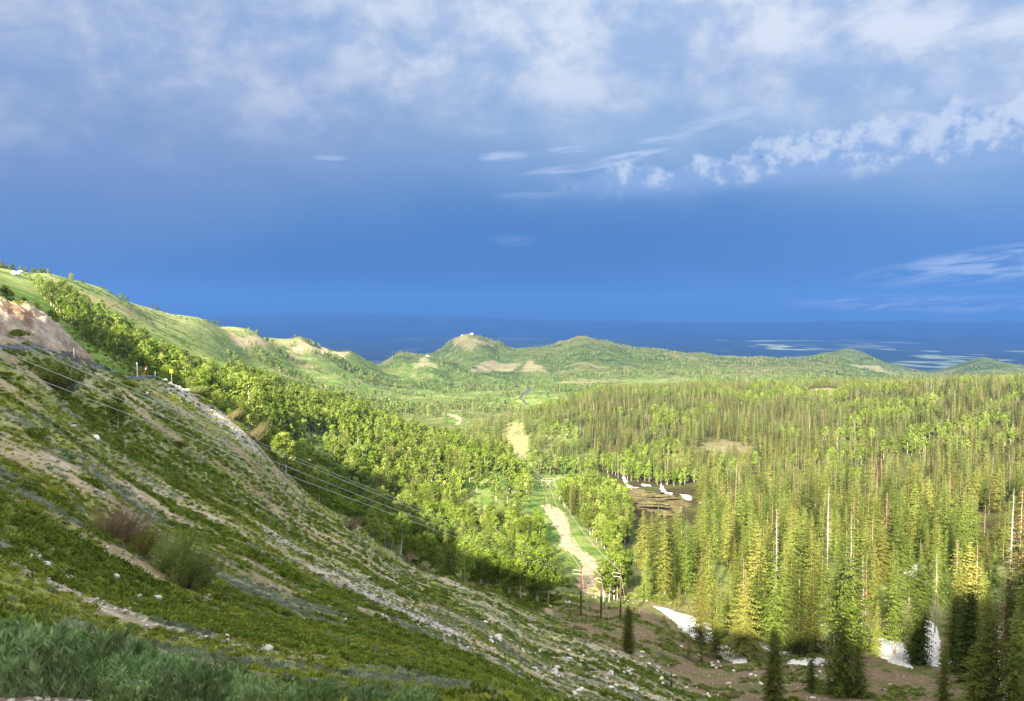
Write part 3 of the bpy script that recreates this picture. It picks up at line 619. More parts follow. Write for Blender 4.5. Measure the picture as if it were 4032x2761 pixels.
def aspen(seed, h=13., R=2.3, leaves=1100, start=.38, ls=.26, clumps=16):
    rs = np.random.RandomState(seed); b1, b2 = rs.normal(0, .03, 2)
    ax = lambda tt: np.array([b1*h*tt+.15*math.sin(5*tt+seed), b2*h*tt+.15*math.cos(4*tt+seed)-.15, h*tt])
    tr = [tube([ax(q)-(0, 0, .7 if q == 0 else 0) for q in (0, .2, .45, .7, .97)], np.array([.0115, .010, .0078, .005, .0012])*h, 6)]
    cs = []; rr = []
    for i in range(clumps):
        tt = start+(1-start)*((i+rs.uniform(0, 1))/clumps)**.9; prof = math.sin(math.pi*min(1, (tt-start)/(1-start)*.82+.16))**.7
        a = i*2.4+rs.uniform(-.5, .5); d = R*prof*rs.uniform(.35, .85); c_ = ax(min(tt, .97))+np.array([math.cos(a)*d, math.sin(a)*d, 0])
        cs.append(c_); rr.append(R*(.30+.22*prof)*rs.uniform(.75, 1.2)); bb = ax(max(tt-.12, .1))
        tr.append(tube([bb, (bb+c_)/2+(0, 0, .2), c_], [.0042*h, .003*h, .001*h], 3))
    cs = np.array(cs); rr = np.array(rr); k = rs.choice(clumps, leaves, p=rr**2/np.sum(rr**2))
    u = rots(rs, leaves); c_ = cs[k]+u*(rr[k]*rs.uniform(.45, 1.05, leaves)**.6)[:, None]*np.array([1, 1, .85])
    n_ = u*.9+rots(rs, leaves)*.75+np.array([0, 0, .35]); n_ /= np.linalg.norm(n_, axis=1)[:, None]
    a = np.cross(n_, rots(rs, leaves)); a /= np.linalg.norm(a, axis=1)[:, None]; b = np.cross(n_, a); sz = ls*rs.uniform(.6, 1.3, leaves)[:, None]
    return join(*tr), quads(c_, a*sz, b*sz*.8)
def shrub(seed, R=.5, H=.45, leaves=70, ls=.09, narrow=.5, upright=.4):
    rs = np.random.RandomState(seed); u = rots(rs, leaves); u[:, 2] = np.abs(u[:, 2]); s = rs.uniform(.35, 1.0, leaves)**.5
    lump = 1+.35*np.sin(np.arctan2(u[:, 1], u[:, 0])*3+seed)
    c_ = u*np.stack([R*s*lump, R*s*lump, H*s], 1)
    a = u*.6+rots(rs, leaves)*.8+np.array([0, 0, upright]); a /= np.linalg.norm(a, axis=1)[:, None]
    b = np.cross(a, rots(rs, leaves)); b /= np.linalg.norm(b, axis=1)[:, None]; sz = ls*rs.uniform(.6, 1.4, leaves)[:, None]
    return quads(c_, a*sz, b*sz*narrow)
def bigsage(seed, R=.45, H=.55, stems=46):
    """rosettes of narrow upright leaves"""
    rs = np.random.RandomState(seed); C1 = []; A1 = []; B1 = []
    for i in range(stems):
        a = rs.uniform(0, 6.3); d = math.sqrt(rs.rand())*R; top = np.array([math.cos(a)*d, math.sin(a)*d, H*(1-.45*(d/R)**2)*rs.uniform(.75, 1.1)])
        out = np.array([math.cos(a)*.5*d/R, math.sin(a)*.5*d/R, 1.])
        for j in range(26):
            lv = rots(rs, 1)[0]; lv[2] = abs(lv[2])*.8+.35; lv = lv+out*.35; lv /= np.linalg.norm(lv); L = rs.uniform(.032, .062)
            b0 = top-out*rs.uniform(0, .30)*(1 if j > 8 else .2); sd = np.cross(lv, rots(rs, 1)[0]); sd /= np.linalg.norm(sd)
            C1.append(b0+lv*L*.7); A1.append(lv*L*.75); B1.append(sd*.0075)
    return quads(np.array(C1), np.array(A1), np.array(B1))
def twigbush(seed, R=1.6, H=2.0, n=160, bend=(0.5, 0), leaves=0, ls=.09, th=.016):
    rs = np.random.RandomState(seed); parts = []; C1 = []
    for i in range(n):
        a = rs.uniform(0, 6.3); d = rs.uniform(.1, 1)*R; e = np.array([math.cos(a)*d, math.sin(a)*d, H*rs.uniform(.5, 1.05)*(1-.3*(d/R)**2)])
        b = np.array([math.cos(a)*d*.25, math.sin(a)*d*.25, -.2]); mid = (b+e)/2+np.array([math.cos(a)*d*.2, math.sin(a)*d*.2, -.15*H*.3])
        e = e+np.array([bend[0]*e[2], bend[1]*e[2], 0]); mid = mid+np.array([bend[0]*.35*mid[2], bend[1]*.35*mid[2], 0])
        parts.append(tube([b, mid, e], [th, th*.7, th*.3], 3))
        for j in range(leaves): s = rs.uniform(.25, 1.02); C1.append((b*(1-s)**2+2*s*(1-s)*mid+s*s*e)+rs.normal(0, .09, 3))
    lv = None
    if leaves:
        c_ = np.array(C1); a = rots(rs, len(c_)); b = np.cross(a, rots(rs, len(c_))); b /= np.linalg.norm(b, axis=1)[:, None]
        lv = quads(c_, a*ls, b*ls*.5)
    return join(*parts), lv
def rockmesh(seed, n=2):
    import bmesh
    rs = np.random.RandomState(seed); bm = bmesh.new(); bmesh.ops.create_icosphere(bm, subdivisions=n, radius=1.0)
    for v in bm.verts:
        p = np.array(v.co)
        for k in range(5):
            q = rots(np.random.RandomState(seed*31+k), 1)[0]; d = p@q; lim = .55+.3*((seed*7+k*3) % 5)/5
            if d > lim: p = p-q*(d-lim)
        v.co = p*(1+rs.normal(0, .035))*np.array([1, .8, .62])
    V_ = np.array([v.co[:] for v in bm.verts]); F_ = np.array([[l.index for l in f.verts] for f in bm.faces]); bm.free(); return V_, F_

# prototypes
P_ = {}
def two(name, build, m1, m2, names=('trunk', 'crown')):
    (a, b) = build; P_[name] = ((names[0], mesh(names[0], *a, M[m1], True)), (names[1], mesh(names[1], *b, M[m2])))
NEARC = []
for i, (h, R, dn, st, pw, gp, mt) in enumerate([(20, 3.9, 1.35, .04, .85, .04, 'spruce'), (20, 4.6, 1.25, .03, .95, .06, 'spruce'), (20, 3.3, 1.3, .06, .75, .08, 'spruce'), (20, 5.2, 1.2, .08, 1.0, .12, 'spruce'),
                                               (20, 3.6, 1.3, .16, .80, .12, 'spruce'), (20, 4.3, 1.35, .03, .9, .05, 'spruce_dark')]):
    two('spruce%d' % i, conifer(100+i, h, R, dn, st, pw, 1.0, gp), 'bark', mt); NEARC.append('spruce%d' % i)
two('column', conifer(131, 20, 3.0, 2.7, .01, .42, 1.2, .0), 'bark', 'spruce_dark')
two('rusty', conifer(140, 20, 2.2, .9, .10, .8, 1., .25), 'snag', 'rust'); two('rusty1', conifer(141, 20, 1.8, .8, .15, .7, 1., .35), 'snag', 'rust')
for i in range(3): two('snag%d' % i, snag(150+i, 20), 'snag', 'snag', ('trunk', 'branches'))
NEARA = []
for i, (R, lv, st) in enumerate([(2.2, 1500, .34), (2.7, 1700, .30), (1.9, 1200, .42), (2.4, 1500, .26), (3.0, 1800, .36)]):
    two('aspen%d' % i, aspen(200+i, 13, R*1.12, int(lv*1.6), st*.85, .21, 17), 'aspen_bark', 'aspen'); NEARA.append('aspen%d' % i)
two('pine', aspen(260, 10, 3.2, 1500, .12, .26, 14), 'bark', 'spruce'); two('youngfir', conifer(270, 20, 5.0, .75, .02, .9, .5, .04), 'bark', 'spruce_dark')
def one(name, vf, mm): P_[name] = mesh(name, *vf, M[mm]); return P_[name]
# low detail versions, trunk and crown in one mesh, used only for the far forest masses
def merged(name, a, b, m1, m2):
    V_, F_ = join(a, b); mi = np.r_[np.zeros(len(a[1])), np.ones(len(b[1]))]; P_[name] = mesh(name, V_, F_, [M[m1], M[m2]], False, None, mi); return name
LOWC = [merged('far_spruce%d' % i, *conifer(300+i, 20, R, .62, st, .8, .40, .06), 'bark', 'spruce_dark' if i == 4 else 'spruce') for i, (R, st) in enumerate([(4.2, .05), (5.0, .05), (3.7, .07), (5.4, .04), (4.4, .10)])]
LOWC += [merged('far_rusty', *conifer(320, 20, 1.8, .5, .1, .7, .45, .3), 'snag', 'rust')]
LOWC += [merged('far_snag%d' % i, *snag(330+i, 18), 'snag', 'snag') for i in range(2)]
LOWA = [merged('far_aspen%d' % i, *aspen(340+i, 13, R*1.12, 360, .2, .52, 11), 'aspen_bark', 'aspen') for i, R in enumerate((2.4, 3.0, 2.1, 2.7))]
LOWF = [merged('hill_aspen%d' % i, *aspen(350+i, 11, 3.4, 110, .10, .95, 7), 'aspen_bark', 'aspen_far') for i in range(3)]
LOWF += [merged('hill_spruce', *conifer(360, 15, 2.6, .35, .05, .8, .3, .05), 'bark', 'spruce_dark')]

# ------------------------------------------------------------ geometry-node masses (only for what nobody could count)
def stuff(name, protos, x, y, z, s, idx, kindv=None, tilt=None, label=None):
    coll = bpy.data.collections.new(name+'_source')
    for i, p in enumerate(protos):
        o = bpy.data.objects.new('source_%02d' % i, P_[p] if isinstance(p, str) else p); coll.objects.link(o)
    me = bpy.data.meshes.new(name); n = len(x); me.vertices.add(n); me.vertices.foreach_set('co', np.stack([x, y, z], -1).astype(np.float32).ravel())
    for nm, tp, v in (('scl', 'FLOAT', s), ('rotz', 'FLOAT', RNG.uniform(0, 6.28, n)), ('pick', 'INT', idx)):
        a = me.attributes.new(nm, tp, 'POINT'); a.data.foreach_set('value', np.asarray(v, np.float32 if tp == 'FLOAT' else np.int32))
    me.update(); o = link(name, me); tag(o, label, None, None, 'stuff')
    ng = bpy.data.node_groups.new(name, 'GeometryNodeTree'); ng.interface.new_socket('Geometry', in_out='INPUT', socket_type='NodeSocketGeometry')
    ng.interface.new_socket('Geometry', in_out='OUTPUT', socket_type='NodeSocketGeometry')
    N = ng.nodes; gi = N.new('NodeGroupInput'); go = N.new('NodeGroupOutput'); ip = N.new('GeometryNodeInstanceOnPoints'); ci = N.new('GeometryNodeCollectionInfo')
    ci.inputs['Collection'].default_value = coll; ci.inputs['Separate Children'].default_value = True; ci.inputs['Reset Children'].default_value = True
    def attr(nm, tp): q = N.new('GeometryNodeInputNamedAttribute'); q.data_type = tp; q.inputs['Name'].default_value = nm; return q.outputs['Attribute']
    cx_ = N.new('ShaderNodeCombineXYZ'); L = ng.links.new
    L(attr('rotz', 'FLOAT'), cx_.inputs[2]); L(gi.outputs[0], ip.inputs['Points']); L(ci.outputs[0], ip.inputs['Instance']); ip.inputs['Pick Instance'].default_value = True
    L(attr('pick', 'INT'), ip.inputs['Instance Index']); L(cx_.outputs[0], ip.inputs['Rotation']); L(attr('scl', 'FLOAT'), ip.inputs['Scale']); L(ip.outputs[0], go.inputs[0])
    md = o.modifiers.new('scatter', 'NODES'); md.node_group = ng; return o
def jitter(P, sp, dens=None):
    P = np.array([p[:2] for p in P]); b0 = P.min(0); b1 = P.max(0); xs = np.arange(b0[0], b1[0], sp); ys = np.arange(b0[1], b1[1], sp)
    X_, Y_ = np.meshgrid(xs, ys); x = X_.ravel()+RNG.uniform(-.48, .48, X_.size)*sp; y = Y_.ravel()+RNG.uniform(-.48, .48, X_.size)*sp
    k = inpoly(x, y, P)
    return x[k], y[k]
TRACKP = polyV("539,505 549,503 567,511 573,521 574,533 577,543 586,552 598,560 606,571 611,584 612,596 584,598 576,585 580,576 582,566 579,558 570,553 560,546 558,534 552,525 548,516")
PONDP = polyR('600,372 640,366 700,375 704,470 706,560 690,610 650,665 610,700 600,640') if True else polyV("603,484 620,483 636,484 655,488 672,491 692,497 700,506 684,517 680,522 659,519 644,516 626,509 612,504 605,496")
MEADOW = polyR("586,690 600,715 618,690 616,640 604,600 592,610")
SNOWP = [polyV(v) for i, v in enumerate(SN.values()) if i < 6]
CONIF = polyR("630,262 642,262 690,247 735,224 762,220 830,214 900,218 960,208 1000,180 1060,160 1180,150 1180,1750 1024,1620 880,1680 760,1720 640,1780 600,1520 545,1250 500,1180 470,1100 470,1000 482,900 500,850 510,800 530,760 545,720 590,690 605,715 620,690 650,670 696,640 706,560 704,470 698,385 660,365 634,350 630,330")
TREES = []    # kind, x, y, z, h, proto
def add(kind, x, y, h, proto, z=None, rz=None, sx=1.0, label=None):
    zz_ = float(height(np.array([x]), np.array([y]))[0]) if z is None else z
    TREES.append(dict(k=kind, x=x, y=y, z=zz_, h=h, p=proto, rz=random.uniform(0, 6.28) if rz is None else rz, sx=sx, label=label, fix=label is not None))
# the single trees one can point at: azimuth, top and base directions, range
def p_ok(p): return p in ('column',)
def single(u, vt, vb, r, proto, kind, label, sx=1.0, base_h=20.):
    d = ray(u, vb); x, y = d[0]*r, d[1]*r; z = float(height(np.array([x]), np.array([y]))[0]); zt = ray(u, vt)[2]*r
    add(kind, x, y, max(zt-z, 1.5), proto, z, label=label, sx=sx*(1.15 if p_ok(proto) else 1))
for a in [(774, 626, 703, 165, 'column', 'spruce', 'dense dark column shaped conifer in full shade, touching the bottom edge', 1.0),
          (744, 568, 657, 212, 'spruce3', 'spruce', 'broad sunlit conifer with wide open branches behind the narrow snow tongue', 1.25),
          (700, 551, 626, 226, 'spruce0', 'spruce', 'slim sunlit conifer with its bare foot standing in the largest snow bank', 1),
          (716, 578, 645, 214, 'spruce2', 'spruce', 'short sunlit conifer between the largest snow bank and the broad open one', 1.1),
          (811, 634, 690, 178, 'spruce5', 'spruce', 'small shaded conifer on the brown clearing right of the dark column', 1),
          (842, 596, 694, 173, 'spruce1', 'spruce', 'large conifer half lit half shaded at the clearing, tallest of its clump', 1.35),
          (858, 628, 695, 171, 'spruce5', 'spruce', 'dark shaded conifer on the right side of the half lit clearing clump', 1.2),
          (829, 645, 692, 175, 'youngfir', 'spruce', 'low bushy dark conifer on the left side of the half lit clearing clump', .7),
          (798, 554, 656, 214, 'spruce5', 'spruce', 'tall sunlit conifer with shaded foot behind the flat snow strip', 1),
          (774, 535, 646, 224, 'spruce1', 'spruce', 'tall sunlit conifer rising straight behind the dark column shaped one', 1),
          (895, 556, 650, 216, 'spruce4', 'spruce', 'sunlit conifer with long bare shaded trunk above the sloping snow sheet', 1),
          (876, 599, 659, 212, 'spruce2', 'spruce', 'narrow yellowish conifer lit only at its top, left of the sloping snow sheet', 1),
          (918, 560, 659, 210, 'column', 'spruce', 'dense conifer with sunlit top between two bright snow lanes', .85),
          (955, 594, 665, 200, 'spruce5', 'spruce', 'shaded conifer with a lit tip right of the upright snow lane', 1.1),
          (968, 584, 682, 188, 'column', 'spruce', 'very dark wide conifer with slim lit tip near the bottom right', .9),
          (990, 590, 703, 163, 'spruce5', 'spruce', 'tall black-green shaded conifer at the bottom edge near the right corner', 1.3),
          (1013, 606, 703, 163, 'spruce1', 'spruce', 'shaded conifer with lit needle tip in the bottom right corner', 1.1),
          (975, 635, 703, 162, 'spruce1', 'spruce', 'broad fully shaded conifer cut by the bottom edge left of the corner snow', 1.3),
          (943, 640, 705, 168, 'spruce0', 'spruce', 'shaded conifer reaching the bottom edge beside the small snow patch', 1.1),
          (628.5, 604, 661, 178, 'column', 'spruce', 'lone dark conifer on the brown clearing right of the three poles', 1.0),
          (671, 672, 709, 158, 'spruce5', 'spruce', 'lone dark conifer among white boulders at the bottom edge', 1.1),
          (689, 622, 637, 205, 'youngfir', 'spruce', 'tiny dark conifer on the lower edge of the largest snow bank', .8),
          (701, 627, 637.5, 206, 'youngfir', 'spruce', 'tiny dark conifer standing in the middle of the largest snow bank', .8),
          (182, 480, 493, 130, 'youngfir', 'spruce', 'small lone dark conifer on the open brown slope', .7),
          (871, 517, 600, 300, 'rusty', 'dead conifer', 'rust coloured dead conifer standing among yellow-green ones, leftmost of the dead ones', 1),
          (863, 568, 615, 262, 'rusty', 'dead conifer', 'salmon coloured dead conifer with drooping dry branches near the forest front', 1.2),
          (861, 555, 640, 232, 'snag0', 'dead conifer', 'bare pale trunk beside the salmon coloured dead conifer', 1),
          (935, 553, 625, 250, 'snag1', 'dead conifer', 'silver bare dead conifer above the upright snow lane', 1),
          (956, 538, 600, 280, 'rusty1', 'dead conifer', 'brownish thin dead conifer in the dark gap right of the tall lit one', 1),
          (1010, 488, 590, 290, 'snag2', 'dead conifer', 'tall bare dead conifer with ragged branches near the right edge', 1),
          (1019, 484, 580, 300, 'rusty', 'dead conifer', 'rusty dead conifer at the right edge of the picture', 1),
          (827, 487, 575, 350, 'snag0', 'dead conifer', 'pale bare trunk rising from the middle of the sunlit conifers', 1),
          (618, 452, 480, 690, 'snag1', 'dead conifer', 'bleached bare conifer behind the pond', 1),
          (574, 468, 488, 640, 'snag2', 'dead conifer', 'bleached dead trunk left of the meadow path', 1)]:
    single(*a[:5], a[5], a[6], a[7])
for a in [(279, 435, 484, 226, 'aspen2', 'sunlit slender aspen, left one of the pair on the bare slope crest', 1.35), (287, 432, 485, 228, 'aspen0', 'sunlit slender aspen, right one of the pair on the bare slope crest', 1.3),
          (320, 466, 503, 246, 'aspen1', 'rounded sunlit aspen just right of the pair on the slope crest', 1.25), (117, 392, 412, 140, 'aspen3', 'young shaded aspen alone on the brush slope under the wires', 1.2),
          (547, 548, 586, 246, 'aspen4', 'round sunlit aspen at the grove\'s right end nearest the dirt track', 1.15), (537, 552, 584, 243, 'aspen1', 'sunlit aspen with dark foot, second from the grove\'s right end', 1.1),
          (520, 545, 585, 240, 'aspen0', 'sunlit aspen with long shaded trunk near the lower edge of the grove', 1.1), (400, 512, 552, 245, 'aspen2', 'tall lone aspen with lit pointed top above the shaded thicket', 1.1),
          (466, 535, 573, 240, 'aspen3', 'small aspen with lit top at the lower edge of the grove', 1), (192, 376, 403, 255, 'aspen3', 'leafy bush aspen beside the rubble under the chevron sign', 1.5),
          (250, 378, 404, 330, 'aspen4', 'pale blossoming aspen with brown tinge on the shaded slope', 1)]:
    single(a[0], a[1], a[2], a[3], a[4], 'aspen', a[5], a[6])
for k_, (u, vt, vb, r, p, sx) in enumerate([(6, 286, 309, 300, 'pine', 1.1), (24, 297, 311, 330, 'aspen3', 1.2), (37, 303, 316, 320, 'aspen1', 1.2), (52, 310, 325, 340, 'aspen2', 1.3), (71, 273, 279, 1150, 'pine', 1), (83, 279, 284, 1200, 'pine', 1), (102, 285, 291, 1300, 'pine', 1.2),
        (121, 293, 300, 1400, 'pine', 1.1), (127, 296, 301.5, 1400, 'pine', 1), (152, 304, 309, 1500, 'pine', 1), (158, 306, 311, 1500, 'pine', 1), (187, 316, 321, 1700, 'pine', 1.2), (193, 317, 322, 1700, 'pine', 1.2), (199, 318, 323, 1700, 'pine', 1.1),
        (206, 319, 324, 1900, 'pine', 1), (212, 320, 325, 1900, 'pine', 1.2), (218, 321, 326, 1900, 'pine', 1)]):
    lb = ('gnarled sunlit conifer above the road cut at the left edge', 'leafy lit shrub tree right of the gnarled conifer above the cut', 'small lit tree midway down the crest of the road cut', 'bright lit tree near the lower end of the road cut crest',
          'lone bushy tree on the skyline beside the white summit hut', 'tiny skyline tree second to the right of the white summit hut', 'wide dark tree clump on the left ridge skyline', 'round pale tree of the close pair on the ridge skyline', 'dark lower tree of the close pair on the ridge skyline',
          'small tree on the ridge skyline, upper one of two far apart from others', 'small tree on the ridge skyline, lower one of two far apart from others', 'left tree of the grove on the ridge shoulder', 'middle tree of the grove on the ridge shoulder', 'right tree of the grove on the ridge shoulder',
          'left tree of the three beside the ridge buildings', 'middle tree of the three beside the ridge buildings', 'tree touching the red roofed ridge building')[k_]
    single(u, vt, vb, r, p, 'aspen' if 'aspen' in p else 'pine', lb, sx)
for k_ in range(26):
    u = random.uniform(0, 52); r = random.uniform(1080, 1130)+u*2; d = ray(u, 300); add('pine', d[0]*r, d[1]*r, random.uniform(5, 10), 'pine', sx=random.uniform(.7, 1.1))
# forest fields
FIX = np.array([(t_['x'], t_['y']) for t_ in TREES])
def free(x, y, dmin=3.2):
    k = np.ones(len(x), bool)
    for fx, fy in FIX: k &= (x-fx)**2+(y-fy)**2 > dmin**2
    return k
x, y = jitter(CONIF, 6.2); r = np.hypot(x, y)
k = (RNG.rand(len(x)) < np.where(r < 460, .44, np.where(r < 800, .62, .72)))*(fbm(x/16, y/16, 3, 201) > .40) & free(x, y)
k &= ~inpoly(x, y, PONDP) & ~inpoly(x, y, MEADOW) & ~inpoly(x, y, CLEAR) & ~inpoly(x, y, TRACKP)
for P in SNOWP: k &= (sdf(x, y, P) > 2.0) | (RNG.rand(len(x)) < .03)
for P, s, c_ in TAN[9:11]+TAN[-4:-3]: k &= sdf(x, y, P) > 0
x, y, r = x[k], y[k], r[k]; z = height(x, y)
asp = (fbm(x/55, y/55, 3, 205) > .615) & (r > 640); red = RNG.rand(len(x)) < .065; sn = RNG.rand(len(x)) < .02+.07*(fbm(x/60, y/60, 2, 206) > .55)
hh = (np.clip(RNG.normal(20.5, 6.5, len(x)), 5, 33))*np.interp(r, [150, 300, 500, 700, 1500], [1.15, 1.15, .95, .76, .62])
for i in range(len(x)):
    if asp[i]: add('aspen', x[i], y[i], random.uniform(11, 16), random.choice(NEARA), z[i], sx=random.uniform(1.0, 1.5))
    elif red[i]: add('dead conifer', x[i], y[i], hh[i]*.95, random.choice(('rusty', 'rusty1')), z[i], sx=random.uniform(.7, 1.1))
    elif sn[i]: add('dead conifer', x[i], y[i], hh[i]*.95, random.choice(('snag0', 'snag1', 'snag2')), z[i])
    else: add('spruce', x[i], y[i], hh[i], random.choice(NEARC), z[i], sx=random.uniform(.8, 1.2)*(1.0 if r[i] < 420 else 1.35))
GROVE = polyR("178,262 200,275 250,262 300,262 340,258 400,250 440,246 480,240 520,236 545,240 552,250 550,300 545,350 538,390 528,480 534,560 530,620 527,680 515,740 480,800 440,840 400,840 350,850 300,850 256,800 230,720 200,660 150,720 100,860 60,960 34,960 50,700 80,520 120,400 150,310")
LAWN = polyR("458,500 500,560 524,540 532,440 540,385 505,355 470,375")
ISLE = polyR("558,520 575,570 590,620 606,600 628,540 632,400 624,330 606,345 588,400 568,450")
STRIP = polyR("604,258 628,258 632,300 612,292")
for P, sp, keep in ((GROVE, 4.6, .72), (ISLE, 4.3, .85), (STRIP, 3.6, .8)):
    x, y = jitter(P, sp); r = np.hypot(x, y); n_ = fbm(x/26, y/26, 3, 211)
    k = (RNG.rand(len(x)) < keep) & free(x, y, 3) & ~inpoly(x, y, TRACKP) & ~inpoly(x, y, CLEAR)
    if P is GROVE:
        uu = 512+FPX*x/y; k &= (n_ > .40+.10*sst(uu, 330, 200)) | (uu > 330) & (n_ > .41); k &= ~inpoly(x, y, LAWN) | (RNG.rand(len(x)) < .10)
        k &= ~((sdf(x, y, P) > -6) & (RNG.rand(len(x)) < .35))
    x, y, r = x[k], y[k], r[k]; z = height(x, y); cf = (fbm(x/30, y/30, 2, 214) > .66) & (r > 300) & (x > -90)
    for i in range(len(x)):
        q = random.random()
        if cf[i]: add('spruce', x[i], y[i], random.uniform(13, 20), random.choice(NEARC), z[i], sx=.8)
        elif q < .05: add('dead conifer', x[i], y[i], random.uniform(8, 12), 'snag0', z[i])
        else: add('aspen', x[i], y[i], max(6, random.gauss(12.5, 2.2)), random.choice(NEARA), z[i], sx=random.uniform(.9, 1.35))
for c_ in ((415, 430), (420, 440), (410, 445), (424, 452), (405, 436), (417, 462), (428, 440), (378, 330), (409, 400), (412, 415)):
    X0, Y0 = PR(*c_); add('spruce', X0, Y0, random.uniform(15, 19), random.choice(NEARC), sx=.7)

# which show largest: those become objects of their own, the rest one mass per kind
TA = np.array([(t_['x'], t_['y'], t_['z'], t_['h']) for t_ in TREES]); U_, V2, F2 = proj(TA[:, 0], TA[:, 1], TA[:, 2]+TA[:, 3]*.6)
vis = (F2 > 1) & (U_ > -6) & (U_ < 1030) & (V2 < 715)
for s_ in np.linspace(.15, .93, 26):
    px = TA[:, 0]*s_; py = TA[:, 1]*s_; vis &= height(px, py, False) < (TA[:, 2]+TA[:, 3]*.85)*s_
size = TA[:, 3]/np.hypot(TA[:, 0], TA[:, 1])*vis
BASEH = {'aspen': 13., 'spruce': 20., 'dead conifer': 20., 'pine': 10.}
NAMES = {'aspen': 'aspen_tree', 'spruce': 'conifer_tree', 'dead conifer': 'dead_conifer', 'pine': 'pine_tree'}
SHADE = lambda t_: None
def sunlit(x, y, z):   # does the pass behind shade this point?
    s_ = np.linspace(15, 620, 60); px = x-sdir.x/math.cos(SUN_EL)*s_; py = y-sdir.y/math.cos(SUN_EL)*s_
    return not bool(np.any(height(px, py, False) > z+math.tan(SUN_EL)*s_))
def where(t_, kind):
    u, v, f = proj(t_['x'], t_['y'], t_['z']); r = math.hypot(t_['x'], t_['y'])
    top = sunlit(t_['x'], t_['y'], t_['z']+t_['h']*.9); bot = sunlit(t_['x'], t_['y'], t_['z']+t_['h']*.15)
    lt = 'sunlit' if bot else ('half shaded' if top else 'shaded')
    if kind == 'aspen':
        pl = 'in the grove between dirt track and pond' if 555 < u < 640 and r < 640 else 'among the conifers of the right forest' if u > 560 else 'on the grove\'s slope below the left ridge' if u < 330 else 'in the dense grove left of the dirt track' if u < 470 else 'in the grove beside the dirt track'
    else:
        pl = 'behind the brown clearing with the poles' if u < 690 else 'behind the largest snow bank' if u < 760 else 'behind the dark column shaped conifer' if u < 850 else 'above the sloping snow sheet' if u < 930 else 'in the forest near the right edge'
        if u < 560: pl = 'among the aspens left of the dirt track'
        elif r > 420: pl = 'around the pond' if u < 700 else 'in the middle of the right forest'
    hs = 'tall' if t_['h'] > BASEH[kind]*1.08 else 'short' if t_['h'] < BASEH[kind]*.85 else 'middling'
    kn = {'aspen': 'green aspen with white trunk', 'spruce': 'conifer' if lt != 'shaded' else 'dark conifer', 'dead conifer': ('rust brown dead conifer' if 'rusty' in t_['p'] else 'bare pale dead conifer'), 'pine': 'small round pine on the left summit'}[kind]
    t_['sx'] = t_['sx']; wd = 'slim ' if t_['sx'] < .9 else 'broad ' if t_['sx'] > 1.05 else ''
    kk = kn.replace('green aspen with white trunk', 'aspen').replace('small round pine on the left summit', 'pine')
    return (unique(t_, kind, '%s %s%s %s' % (hs, wd, lt, kk)) ) , kn+('s ' if not kn.endswith('summit') else ' ')+('' if kind == 'pine' else pl)
LM = [(t_['label'], proj(t_['x'], t_['y'], t_['z']+t_['h']*.5)) for t_ in TREES if t_['fix'] and t_['k'] in ('spruce', 'dead conifer', 'aspen') and t_['y'] > 150]
LMS = [('the pale summit crags', 17, 274), ('the white summit hut', 66, 276), ('the top left picture corner', 0, 262), ('the left ridge\'s first dip', 40, 268), ('the dark column conifer', 774, 660), ('the broad open branched conifer', 744, 612), ('the largest snow bank', 685, 612), ('the half lit conifer clump', 845, 640), ('the right of three poles', 634, 590), ('the sloping snow sheet', 893, 640), ('the upright snow lane', 932, 630),
       ('the rust coloured dead conifer', 871, 558), ('the salmon coloured dead conifer', 863, 592), ('the silver dead conifer', 935, 589), ('the tall ragged dead conifer', 1010, 540), ('the pale bare middle trunk', 827, 531), ('the pond\'s right end', 690, 500), ('the pond\'s near shore', 650, 515), ('the smallest snow spot', 741, 511),
       ('the bottom right corner', 1015, 680), ('the right edge', 1022, 600), ('the narrow snow tongue', 730, 640), ('the flat snow strip', 806, 655), ('the white armed frame', 548, 492), ('the dirt track\'s upper end', 545, 505), ('the dirt track\'s lower end', 590, 590), ('the meadow path', 597, 488),
       ('the aspen pair', 283, 462), ('the upper scree chute', 235, 425), ('the chevron sign', 172, 374), ('the guardrail\'s end', 155, 376), ('the lone lit-topped aspen', 400, 532), ('the grove\'s right end', 547, 567), ('the conifers inside the grove', 415, 480), ('the grove meadow', 495, 495), ('the pale blossoming aspen', 250, 391), ('the road cut\'s lower end', 92, 362), ('the road cut crest', 50, 320), ('the cut clearing', 515, 440), ('the brush crest right of the scree', 340, 500), ('the thicket', 470, 590)]
used_labels = {}
def unique(t_, kind, base_):
    u, v, f = proj(t_['x'], t_['y'], t_['z']+t_['h']*.5); q = sorted(LMS, key=lambda l: (l[1]-u)**2+(1.6*(l[2]-v))**2)
    lt = base_.split()[0:1][0]; head = base_
    for rank in range(len(q)):
        n_, lu, lv = q[rank]; dx, dy = u-lu, v-lv; dd = math.hypot(dx, dy)
        dist = 'close ' if dd < 14 else '' if dd < 32 else 'well '
        pos = ('left of' if dx < 0 else 'right of') if abs(dx) > abs(dy) else ('behind' if dy < 0 else 'in front of')
        lb = '%s %s%s %s' % (head, dist, pos, n_)
        if len(lb.split()) <= 16 and lb not in used_labels: used_labels[lb] = 1; return lb
    return '%s %s%s %s' % (head, '', 'near', q[0][0])
def make_thing(name, parts_, label, cat, loc, rz, scale, group=None):
    e = bpy.data.objects.new(name, None); e.empty_display_size = .5; COL.objects.link(e)
    e.location = loc; e.rotation_euler = (0, 0, rz); e.scale = scale; tag(e, label, cat, group)
    for nm, me in parts_: link(nm, me, e)
    return e
is_single = np.zeros(len(TREES), bool)
LIM = {'aspen': 295, 'spruce': 295, 'dead conifer': 150, 'pine': 60}
